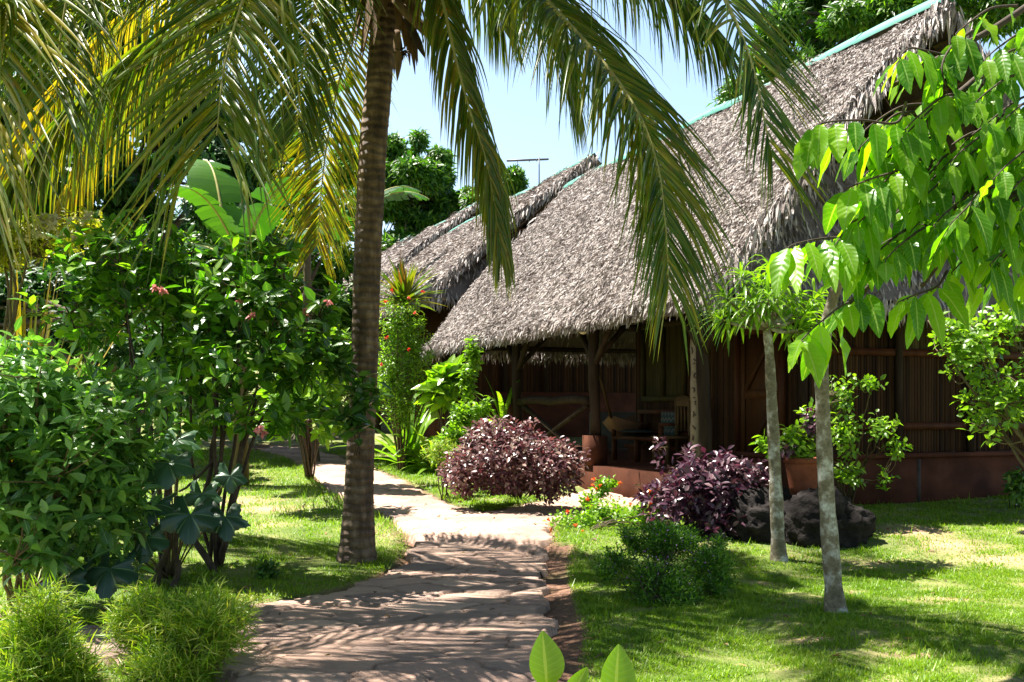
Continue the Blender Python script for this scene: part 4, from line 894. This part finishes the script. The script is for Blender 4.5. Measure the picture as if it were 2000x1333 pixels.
shrub('fine_fern_bush', 'fine light green ferny growth beside the far path edge', 'bush', GY(870, 14.6), [(860, 880, 14.6, 35, 35, .3), (890, 890, 14.4, 25, 25, .2)], 160, 6, .1, .014, 'grassleaf', stems=6, twigs=30, stemmat='stem_g', sr=.01)
# purple bushes
shrub('purple_bush', 'rounded purple bush in full sun in front of the veranda', 'bush', G(1010, 975),
      [(990, 900, 13.4, 115, 62, .75), (1075, 915, 13.3, 65, 60, .6), (905, 920, 13.2, 48, 48, .5), (975, 845, 13.6, 70, 32, .5), (1120, 890, 13.4, 30, 25, .2), (930, 860, 13.5, 28, 25, .2), (1040, 835, 13.6, 28, 20, .2)], 1650, 5, .088, .042, 'leaf_purple', stems=14, twigs=140, sr=.015, shell=.3)
shrub('purple_bush', 'darker violet bush beside the young pale trunks and rocks', 'bush', G(1370, 1055),
      [(1370, 950, 11.3, 85, 65, .6), (1310, 985, 11.2, 55, 55, .5), (1430, 940, 11.4, 65, 50, .5), (1400, 1010, 11.2, 70, 50, .5), (1290, 880, 11.6, 14, 30, .15), (1480, 930, 11.5, 30, 30, .3), (1262, 960, 11.4, 22, 25, .2), (1340, 885, 11.6, 20, 18, .15), (1410, 890, 11.6, 18, 18, .15)], 850, 5, .105, .05, 'leaf_dkpurple', stems=14, twigs=140, sr=.012, shell=.35)
# lantana
shrub('lantana', 'small green plant with orange red flower heads at the corner of the path', 'plant', G(1140, 1040),
      [(1120, 1015, 11.6, 55, 22, .3), (1180, 1000, 11.8, 50, 30, .3), (1240, 1010, 11.5, 45, 30, .3), (1290, 1010, 11.4, 40, 35, .3)], 420, 5, .06, .034, 'leaf_lime', stems=10, twigs=60, stemmat='stem_g', sr=.006,
      flowers=('orange', [(x_, y_, 11.2) for x_, y_ in ((1108, 1000), (1124, 1026), (1109, 1000), (1138, 1038), (1147, 975), (1076, 1035), (1071, 1015), (1232, 985), (1270, 985), (1268, 960))], .035, 12))
shrub('lantana', 'upright lantana sprig with orange red heads between the purple bushes', 'plant', G(1160, 1000),
      [(1175, 950, 12.6, 22, 22, .15), (1150, 975, 12.5, 25, 22, .15), (1195, 940, 12.7, 12, 10, .1)], 110, 5, .06, .034, 'leaf_lime', stems=6, twigs=30, stemmat='stem_g', sr=.006,
      flowers=('orange', [(x_, y_, 12.3) for x_, y_ in ((1158, 947), (1171, 948), (1163, 953), (1160, 936), (1210, 944), (1148, 975), (1155, 990))], .04, 12))
# fine-leaved bush with tiny violet flowers
shrub('fine_leaved_bush', 'low fine leaved dark bush with tiny violet flowers on the right lawn', 'bush', G(1290, 1195),
      [(1290, 1135, 8.2, 80, 50, .4), (1175, 1110, 8.3, 20, 14, .15), (1225, 1045, 8.5, 20, 22, .15), (1290, 1030, 8.6, 24, 22, .15), (1405, 1060, 8.5, 22, 22, .15), (1420, 1130, 8.3, 20, 16, .15), (1205, 1090, 8.3, 48, 28, .2), (1380, 1095, 8.4, 55, 42, .3), (1300, 1050, 8.5, 70, 30, .3), (1300, 1170, 8, 85, 35, .35), (1290, 1070, 8.6, 50, 30, .25), (1240, 1060, 8.6, 30, 30, .2), (1340, 1050, 8.7, 30, 30, .2), (1190, 1120, 8.2, 25, 14, .15), (1395, 1140, 8.2, 30, 22, .2)], 4300, 6, .045, .012, 'leaf_mid', stems=40, twigs=420, sr=.005, seg=2, gap=.02, shell=.75, phi=(15, 60))
fb = MB(); C, d = blobpts([(1290, 1090, 8.2, 120, 60, .4)], 170, .2); fb.leaves(C, nrm(rng.normal(0, 1, (170, 3))), Z3[None]+rng.normal(0, .3, (170, 3)), .014, .013, 2)
fb.build('flowers', M['violet'], bpy.data.objects['fine_leaved_bush'])['kind'] = 'stuff'
# plants against the gable wall
shrub('potted_shrub', 'leafy red and green plant growing in the terracotta pot on the rocks', 'plant', W(1565, 900, 11.2),
      [(1560, 860, 11.2, 45, 35, .3), (1590, 820, 11.3, 30, 35, .25), (1500, 870, 11.2, 25, 22, .2)], 120, 5, .10, .05, 'leaf_lime', stems=7, twigs=50, stemmat='stem_g', sr=.01)
shrub('potted_purple_sprig', 'dark red sprig in the terracotta pot beside the green leaves', 'plant', W(1580, 900, 11.3), [(1585, 830, 11.1, 28, 35, .15), (1530, 875, 11.1, 25, 15, .15)], 40, 5, .085, .04, 'leaf_dkpurple', stems=5, twigs=20, sr=.006)
shrub('wispy_shrub', 'open wispy shrub with arching bare twigs in front of the bamboo gable wall', 'shrub', G(1650, 1000),
      [(1640, 770, 11.6, 40, 40, .3), (1650, 850, 11.5, 35, 50, .3), (1700, 745, 11.7, 50, 14, .2), (1720, 830, 11.5, 45, 25, .3), (1750, 870, 11.4, 25, 30, .2), (1660, 920, 11.4, 35, 30, .25), (1730, 940, 11.4, 18, 30, .2)], 230, 4, .078, .045, 'leaf_lime', stems=13, twigs=150, stemmat='stem_g', sr=.014)
shrub('round_leaf_shrub', 'shrub with small round shiny leaves at the right edge beside the gable wall', 'shrub', GY(2120, 9.2),
      [(1900, 680, 9.6, 85, 60, .5), (1950, 780, 9.5, 70, 70, .5), (1860, 640, 9.6, 55, 35, .3), (1970, 620, 9.4, 60, 50, .4), (1930, 840, 9.4, 40, 35, .3), (2060, 760, 9.3, 80, 120, .5)], 460, 4, .085, .052, 'leaf_lime', stems=13, twigs=170, stemmat='stem_g', sr=.02)
shrub('corner_weed', 'dark low leaves at the foot of the red plinth at the right edge', 'plant', G(1985, 995), [(1990, 950, 12.0, 25, 35, .2)], 60, 4, .1, .05, 'leaf_dark', stems=5, twigs=20, sr=.008)
# seedling leaves in the near foreground
sd = thing('glossy_seedling', 'young plant with thick shiny oval leaves in the foreground at the right of the path', 'plant', GY(1150, 4.1))
for (bx, by, tx, ty, Yd, wd) in ((1068, 1345, 1060, 1236, 4.3, .17), (1200, 1370, 1208, 1262, 4.2, .165), (1105, 1380, 1145, 1305, 4.2, .1), (1235, 1420, 1265, 1345, 4.1, .08)):
    a = W(bx, by, Yd); b = W(tx, ty, Yd+.06); mb = MB(); mb.leaves([a], [b-a], [np.array((.35, -.75, .4))], np.linalg.norm(b-a)*1.03, wd, 12, .03, .25, 'ovate', .6); mb.build('leaf', M['leaf_lime'], sd)
    mb = MB(); mb.tube(spline([GY(1150, 4.1), (GY(1150, 4.1)+a)/2, a], 6), .006, 5); mb.build('leaf_stalk', M['stem_g'], sd)

# ------------------------------------------------------------------ rocks and pot
def rock(label, c, r, seed):
    root = None; mb = MB(); u = np.linspace(0, 2*math.pi, 72, endpoint=False); v = np.linspace(.02, math.pi-.02, 44); U_, Vv = np.meshgrid(v, u, indexing='ij')
    D = np.stack([np.sin(U_)*np.cos(Vv), np.sin(U_)*np.sin(Vv), np.cos(U_)], -1)
    def f(p):
        q = Vector(p)*1.1+Vector((seed, seed*2, 0)); a = 1+.30*noise.noise(q)+.14*noise.noise(q*2.7)+.06*noise.noise(q*6)
        vd = noise.noise(q*4.3+Vector((9, 3, 1))); a -= .3*max(0, vd-.18); a -= .10*max(0, .12-abs(noise.noise(q*2.1+Vector((4, 0, 7)))))*6*.5; return a+.05*noise.noise(q*11)+.02*noise.noise(q*22)
    K = np.array([[f(p) for p in row] for row in D]); P = c+D*K[..., None]*np.array(r); mb.grid(P, closed=True)
    o = mb.build('boulder', M['rock']); o['label'] = label; o['category'] = 'rock'; return o
cb = G(1500, 1068); rock('dark volcanic boulder behind the left pale trunk', cb+np.array((-.06, .3, .22)), (.36, .34, .36), 3.1)
cb = G(1620, 1078); rock('larger dark volcanic boulder behind the right pale trunk', cb+np.array((.06, .35, .24)), (.47, .42, .40), 7.7)
cb = G(1560, 1040); rock('dark boulder carrying the terracotta pot at the back', cb+np.array((.0, .75, .12)), (.5, .4, .33), 5.2)
cb = G(2005, 1050); rock('low dark stone lying in the lawn at the right edge', cb+np.array((.05, .0, .02)), (.16, .12, .07), 11.2)
pt = thing('flower_pot', 'terracotta flower pot standing on the dark rocks', 'pot', W(1568, 966, 11.25))
c_ = W(1568, 966, 11.25); hh = 72/F*11.25; zs = np.array([0, .0, .2, .5, .8, .86, .86, .93, 1.0, 1.0, .93, .8]); rs = np.array([.01, .135, .148, .168, .19, .195, .21, .213, .213, .19, .18, .17])*1.02
th = np.linspace(0, 6.2832, 32, endpoint=False); mb = MB(); mb.grid(np.stack([np.stack([c_[0]+r_*np.cos(th), c_[1]+r_*np.sin(th), c_[2]+z_*hh+0*th], -1) for z_, r_ in zip(zs, rs)]), closed=True); mb.build('pot_body', M['terracotta'], pt)
mb = MB(); mb.tube([c_+Z3*hh*.78, c_+Z3*hh*.88], .175, 20); mb.build('soil', M['stem'], pt)

# dry fallen leaves
n = 420; x = rng.uniform(-4.5, 5.5, n); y = rng.uniform(5.8, 15, n); ok = np.abs(x) < y*.55; x = x[ok]; y = y[ok]; n = len(x)
on = inpoly(x, y, path_a); z = gz(x, y)+np.where(on, path_step(x, y)+.045, .05); az = rng.uniform(0, 6.28, n); fm = MB()
fm.leaves(np.stack([x, y, z], 1), np.stack([np.cos(az), np.sin(az), .15+0*az], 1), Z3[None]+rng.normal(0, .3, (n, 3)), rng.uniform(.03, .09, n), rng.uniform(.012, .035, n), 3, .3, .5, 'ovate')
M['litter'] = leafmat('dry_fallen_leaf', [(.10, .05, .025), (.2, .11, .05), (.34, .22, .09)], .15, .7)
lit = struct(fm.build('leaf_litter', M['litter']), 'stuff', 'small dry brown leaves scattered over the path and lawn'); lit['category'] = 'fallen leaves'
# ------------------------------------------------------------------ young trees on the right lawn
t2 = thing('rosette_tree', 'young pale trunked tree with narrow leaf rosettes in front of the veranda door', 'tree', G(1520, 1100))
Y2 = float(G(1520, 1100)[1])
mb = MB(); P = spline([W(1522, 1108, Y2), W(1518, 1020, Y2), W(1512, 880, Y2), (W(1506, 760, Y2)), W(1502, 680, Y2), W(1495, 630, Y2)], 60); zz = np.linspace(0, 1, 60)
mb.tube(P, (.074-.036*zz+.035*np.exp(-zz/.05))*(1+.05*np.sin(zz*31)+.03*np.sin(zz*73)), 14); mb.build('trunk', M['palebark'], t2)
tips = [(1420, 560, .0), (1450, 520, -.1), (1480, 530, .2), (1505, 510, 0), (1525, 545, -.2), (1550, 560, .1), (1575, 590, 0), (1560, 620, -.1), (1440, 590, .2), (1590, 560, .2), (1535, 600, .2), (1470, 575, -.25), (1500, 560, -.3), (1530, 515, .2), (1590, 620, .1), (1410, 600, -.1)]
lf = MB(); lm = MB()
for (x_, y_, dy) in tips:
    e = W(x_, y_+25, Y2+dy); o = W(1497, 640, Y2); Pm = spline([o, (o+e)/2+np.array((0, 0, -.03)), e], 8); lm.tube(Pm, np.linspace(.028, .012, 8), 7)
    n = 26; ax = nrm(e-o+Z3*.25); az = np.arange(n)*2.4; B1 = nrm(np.cross(ax, np.array((.2, .9, .1)))); B2 = np.cross(ax, B1); ph = np.radians(np.linspace(20, 105, n))
    D = ax*np.cos(ph)[:, None]+(B1*np.cos(az)[:, None]+B2*np.sin(az)[:, None])*np.sin(ph)[:, None]
    lf.leaves(e-ax*np.linspace(0, .12, n)[:, None]+ax*.04, D, nrm(ax+Z3)[None].repeat(n, 0), rng.uniform(.22, .38, n), .036, 6, .85, .3, 'lance')
lf.build('crown', M['leaf_lime'], t2); lm.build('limbs', M['palebark'], t2)

Y1 = float(G(1630, 1205)[1])
t1 = thing('drooping_leaf_tree', 'young tree with grey lichened trunk and large hanging bright green leaves at right', 'tree', G(1630, 1205))
mb = MB(); P = spline([W(1633, 1212, Y1), W(1626, 1120, Y1), W(1614, 960, Y1), W(1607, 800, Y1), W(1606, 700, Y1), W(1622, 600, Y1), W(1650, 520, Y1-.1), W(1690, 420, Y1-.2)], 70); zz = np.linspace(0, 1, 70)
mb.tube(P, (.073-.042*zz+.04*np.exp(-zz/.04))*(1+.04*np.sin(zz*41)+.03*np.sin(zz*93)), 14); mb.build('trunk', M['palebark'], t1)
lf = MB(); tw = MB()
def spray(pts, nl, L_, Wd, r0=.009, end=True, t0=.15, hang=.75):
    P = spline([W(*p) for p in pts], 40); tw.tube(P, np.linspace(r0, r0*.35, 40), 6); T = nrm(np.gradient(P, axis=0))
    for k, q in enumerate(np.linspace(t0, 1, nl)):
        i = int(q*39); sd = nrm(np.cross(T[i], Z3)+1e-6)*(1 if k % 2 else -1)
        D = nrm(T[i]*.45+sd*.75-Z3*hang*rng.uniform(.6, 1.5)+rng.normal(0, .12, 3)); N = nrm(np.cross(np.cross(D, Z3), D)+np.array((0, -.5, .25))+rng.normal(0, .4, 3))
        p0 = P[i]; p1 = p0+D*.02; tw.tube([p0, p1], .003, 4)
        lf.leaves([p1], [D], [N], L_*rng.uniform(.55, 1.15)*(.7+.3*math.sin(math.pi*min(q, .85))), Wd*rng.uniform(.85, 1.15), 9, rng.uniform(.2, 1.3), rng.uniform(.1, .5), 'ovate', rng.beta(1.6, 1.6), rng.uniform(.08, .3))
Yl = 5.6

main = [[(2080, -40, 5.9), (1950, 50, 5.8), (1840, 110, 5.7), (1740, 170, 5.6)], [(2080, 0, 5.9), (1900, 160, 5.8), (1800, 240, 5.7), (1740, 330, 5.6), (1690, 420, 5.6)],
        [(2100, 150, 6), (1960, 300, 5.9), (1850, 420, 5.8), (1740, 520, 5.7), (1650, 600, 5.6)], [(2100, 350, 5.6), (1980, 380, 5.5), (1880, 460, 5.5), (1800, 560, 5.5)], [(1690, 420, 7.2), (1780, 330, 6.6), (1900, 200, 6.2), (2080, 40, 5.9)]]
for p in main: tw.tube(spline([W(*q) for q in p], 30), np.linspace(.022, .012, 30), 8)
spray([(1770, 200, 5.6), (1750, 240, 5.5), (1680, 235, 5.4), (1610, 240, 5.3), (1585, 255, 5.3)], 14, .36, .1)
spray([(1850, 110, 5.7), (1810, 100, 5.6), (1775, 95, 5.5), (1750, 120, 5.4)], 10, .34, .09)
spray([(1900, 60, 5.7), (1860, 90, 5.6), (1840, 130, 5.5), (1850, 180, 5.5)], 9, .36, .1)
spray([(1990, 90, 5.7), (1960, 130, 5.6), (1920, 150, 5.5)], 8, .2, .06)
spray([(1740, 490, 5.8), (1690, 470, 5.6), (1620, 465, 5.5), (1560, 475, 5.4), (1535, 485, 5.4)], 14, .37, .1)
spray([(1700, 560, 5.7), (1680, 580, 5.6), (1640, 600, 5.5), (1590, 640, 5.4), (1565, 665, 5.3)], 13, .33, .1)
spray([(1850, 530, 5.6), (1830, 560, 5.5), (1790, 575, 5.4), (1755, 590, 5.4)], 10, .33, .09)
spray([(1790, 300, 5.6), (1760, 330, 5.5), (1700, 350, 5.4), (1650, 370, 5.4)], 12, .36, .1)
spray([(1720, 400, 5.6), (1690, 420, 5.5), (1660, 440, 5.5), (1630, 480, 5.4)], 10, .34, .1)
spray([(2050, 60, 5.7), (2000, 90, 5.6), (1960, 110, 5.5), (1940, 170, 5.5)], 9, .3, .09)
for _ in range(9):
    x_ = rng.uniform(1880, 2060); y_ = rng.uniform(20, 260); yd = rng.uniform(5.4, 6)
    spray([(x_+90, y_-30, yd+.1), (x_+40, y_-25, yd), (x_, y_, yd-.1), (x_-30, y_+25, yd-.15)], rng.integers(5, 8), .24, .075)
for _ in range(66):
    x_ = rng.uniform(1680, 2050); top = np.interp(x_, [1690, 1800, 1900, 2050], [240, 200, 260, 200]); y_ = rng.uniform(top, np.interp(x_, [1690, 1800, 2050], [520, 520, 560])); yd = rng.uniform(5.3, 6.2)
    sx_ = rng.uniform(50, 120); spray([(x_+sx_, y_-40, yd+.1), (x_+sx_*.5, y_-35, yd), (x_, y_, yd-.1), (x_-30, y_+30, yd-.15)], rng.integers(6, 11), rng.uniform(.22, .34), rng.uniform(.065, .09))
lf.build('crown', M['leaf_bigtree'], t1); tw.build('branches', M['stem'], t1)
fl = MB()
for _ in range(60):
    p = W(rng.uniform(1650, 1715), rng.uniform(450, 520), 5.5); fl.tube([p, p+rng.normal(0, .03, 3)+np.array((0, 0, -.02))], .004, 4)
fl.build('flower_cluster', M['leaf_yellow'], t1)

# ------------------------------------------------------------------ background trees
def bigtree(name, label, cat, basepx, Yd, blobs, n, k, L_, Wd, mat='leaf_far', group='trees behind the bungalows', tr_r=.25, sub=7):
    b = GY(basepx, Yd); root = thing(name, label, cat, b, group)
    # clumps: break each blob into many small sub-blobs for light and dark masses
    sb = []
    for q in blobs:
        for _ in range(sub):
            d = nrm(rng.normal(0, 1, 3)); f = rng.uniform(.55, .95); rr_ = rng.uniform(.28, .5)
            sb.append((q[0]+d[0]*q[3]*f, q[1]+d[2]*q[4]*f, q[2]+d[1]*q[5]*f, q[3]*rr_, q[4]*rr_*.8, q[5]*rr_))
    C, d = blobpts(sb, n, .35); A = nrm(d+Z3*.5+rng.normal(0, .3, (n, 3)))
    lf = MB(); whorl(lf, C, A, k, L_, Wd, 2, .5, (40, 95), .05, prof='lance'); lf.build('crown', M[mat], root)
    tr = MB(); ctr = W(*blobs[0][:3]); tr.tube(spline([b-Z3*.3, b*.5+ctr*.5+np.array((.2, 0, 0)), ctr], 10), np.linspace(tr_r, tr_r*.4, 10), 9); tr.build('trunk', M['bark_far'], root)
    lm = MB()
    for q in blobs[1:]:
        e = W(*q[:3]); o = b*.4+ctr*.6; lm.tube(spline([o, (o+e)/2+Z3*.2, e], 8), np.linspace(tr_r*.5, tr_r*.12, 8), 7)
    for j in rng.choice(n, 30): e = C[j]; lm.tube(spline([ctr, (ctr+e)/2+rng.normal(0, .1, 3), e], 6), np.linspace(tr_r*.25, .015, 6), 5)
    lm.build('limbs', M['bark_far'], root)
bigtree('mango_tree', 'dense rounded dark green tree behind the palm trunk and far roofs', 'tree', 820, 62, [(800, 360, 62, 75, 95, 4), (770, 440, 60, 90, 90, 4), (860, 400, 63, 50, 70, 3), (720, 330, 62, 60, 70, 4), (850, 460, 61, 80, 60, 3), (830, 320, 62, 40, 50, 3)], 10500, 5, .5, .17, sub=9)
bigtree('mango_tree', 'bright leafy tree right of the hanging brown frond behind the roofs', 'tree', 1000, 60, [(1005, 385, 60, 48, 50, 3), (930, 410, 60, 55, 50, 3), (1000, 430, 60, 60, 40, 3)], 4200, 5, .45, .15, sub=9)
bigtree('mango_tree', 'large mango tree above the nearest roof ridge at top right', 'tree', 1700, 24, [(1640, 30, 24, 130, 110, 2.5), (1560, 60, 24, 70, 90, 2), (1740, -20, 24, 110, 110, 2.5), (1500, 150, 24.5, 60, 50, 1.5), (1900, -60, 23, 140, 120, 2.5), (1420, 190, 25, 45, 35, 1.2), (1600, 110, 24, 70, 60, 1.5), (1800, 10, 24, 80, 60, 2)], 8200, 6, .26, .065, sub=8)
bigtree('mango_tree', 'dark tree glimpsed at the right edge beyond the gable', 'tree', 2080, 20, [(2060, 220, 20, 90, 130, 2), (2150, 60, 20, 120, 160, 2), (2100, 420, 20, 90, 120, 2)], 2200, 6, .26, .09, 'leaf_fardark', sub=6)
bigtree('shade_tree', 'tall dark tree in the background behind the left arching fronds', 'tree', 250, 24, [(260, 330, 24, 210, 120, 3), (90, 280, 25, 190, 160, 3), (430, 420, 23, 130, 110, 2.5), (-80, 400, 23, 150, 180, 3), (180, 120, 25, 220, 130, 3), (480, 300, 26, 110, 90, 2.5), (330, 200, 26, 130, 110, 2.5)], 8500, 6, .3, .12, 'leaf_fardark', sub=9)
bigtree('shade_tree', 'dense tree filling the background between the pink shrub and the palm trunk', 'tree', 560, 30, [(560, 560, 30, 120, 130, 2.5), (640, 480, 31, 70, 90, 2), (420, 600, 29, 130, 130, 2.5), (680, 620, 32, 60, 110, 2)], 4200, 6, .3, .12, 'leaf_far', sub=9)
bigtree('shade_tree', 'low leafy tree behind the front left shrubs', 'tree', 180, 19, [(160, 620, 19, 220, 130, 2), (-60, 560, 19, 160, 160, 2), (340, 720, 18, 110, 110, 1.6)], 3600, 6, .24, .1, 'leaf_fardark', sub=8)
bigtree('hedge_tree', 'light green hedge tree on the far side of the path behind the bush stems', 'tree', 620, 21, [(560, 790, 21, 110, 60, 1.2), (680, 770, 21.5, 60, 80, 1), (400, 820, 20, 120, 40, 1), (660, 700, 21, 60, 60, 1)], 2600, 6, .13, .05, 'leaf_lime', sub=9, tr_r=.1)

bigtree('forest_tree', 'deep green tree low behind the shrubs at the far left', 'tree', 150, 38, [(60, 520, 38, 200, 150, 3), (260, 520, 38, 160, 150, 3), (440, 480, 38, 130, 130, 3), (600, 520, 39, 110, 160, 3), (330, 660, 38, 200, 80, 3), (-150, 500, 38, 150, 200, 3), (120, 690, 38, 200, 80, 3)], 7500, 5, .5, .2, 'leaf_fardark', sub=9)
# traveller's palm / banana leaves
def banana(label, base, leaves_, L_, Wd):
    root = thing('banana_plant', label, 'banana plant', base, 'banana plants in the background')
    for (x_, y_, Yd, dx, dz, dyy, l_) in leaves_:
        a = W(x_, y_, Yd); D = nrm(np.array((dx, dyy, dz))); mb = MB()
        q = a.copy(); d = D.copy(); seg = 26; side = nrm(np.cross(D, Z3)+1e-6); pts = [q]
        for k in range(seg): d = nrm(D-Z3*(1.1*k/seg)); q = q+d*l_*L_/seg; pts.append(q)
        pts = np.array(pts); T = nrm(np.gradient(pts, axis=0)); st = MB(); st.tube(pts, np.linspace(.035, .008, seg+1), 6)
        v = rng.random()
        for sg in (-1, 1):
            for k in range(seg-1):
                f = k/seg; w_ = Wd*1.45*l_*max(math.sin(math.pi*(f*.95+.04)), .1)**.6*(rng.uniform(.85, 1.05) if k % 3 == 0 else 1); up = np.cross(side, T[k]); up = up*np.sign(up[2]+1e-6)
                dr = dr0 = rng.uniform(.1, .45) if k % 3 == 0 else dr0; e = side*sg*w_-Z3*w_*dr+T[k]*w_*.25
                P = np.stack([np.stack([pts[k], pts[k]+e*.5+up*.05*w_, pts[k]+e]), np.stack([pts[k+1]-T[k]*.004, pts[k+1]+e*.5+up*.05*w_, pts[k+1]+e*rng.uniform(.97, 1.0)-T[k]*(.03 if k % 3 == 2 else 0)])]); mb.grid(P, np.clip(v+rng.normal(0, .1), 0, 1))
        lo = mb.build('leaf', M['banana'], root); st.build('midrib', M['rachis'], lo)
    mb = MB(); e = W(*leaves_[0][:3]); mb.tube([base, (base+e)/2, e], [.14, .11, .06], 9); mb.build('stem', M['stem_g'], root)
banana('banana plant with broad torn leaves behind the pink flowering shrub', GY(470, 16.5), [(470, 520, 16.5, -.25, 1, -.3, 1.0), (475, 500, 16.5, .35, .9, -.2, 1.1), (480, 510, 16.4, .9, .55, -.3, 1), (460, 520, 16.6, -.8, .7, .1, .9), (500, 520, 16.6, .6, .9, .3, 1.0), (440, 480, 16.5, -.15, 1, .2, 1.2)], 1.9, .28)
banana('banana leaf reaching out beside the palm trunk above the far roofs', GY(735, 30), [(725, 400, 30, 1, .75, -.1, 1.0), (720, 400, 30, .7, .9, .3, 1.0), (700, 400, 30, -.8, .8, 0, 1.0)], 1.9, .3)
banana('tall banana crown showing left of the palm trunk against the sky', GY(600, 26), [(600, 300, 26, .2, 1, 0, 1.1), (600, 300, 26, .9, .8, .2, 1), (595, 300, 26, -.7, .9, .1, 1.1), (600, 300, 26, -.3, 1, .4, 1)], 2.3, .32)
strapplant('yellow_cane_palm', 'yellowish cane leaves at the left edge behind the shiny shrub', 'palm', GY(40, 11.5)+np.array((0, 0, .3)), 70, 2.6, .07, 'palm_y', (2, 28), .15)
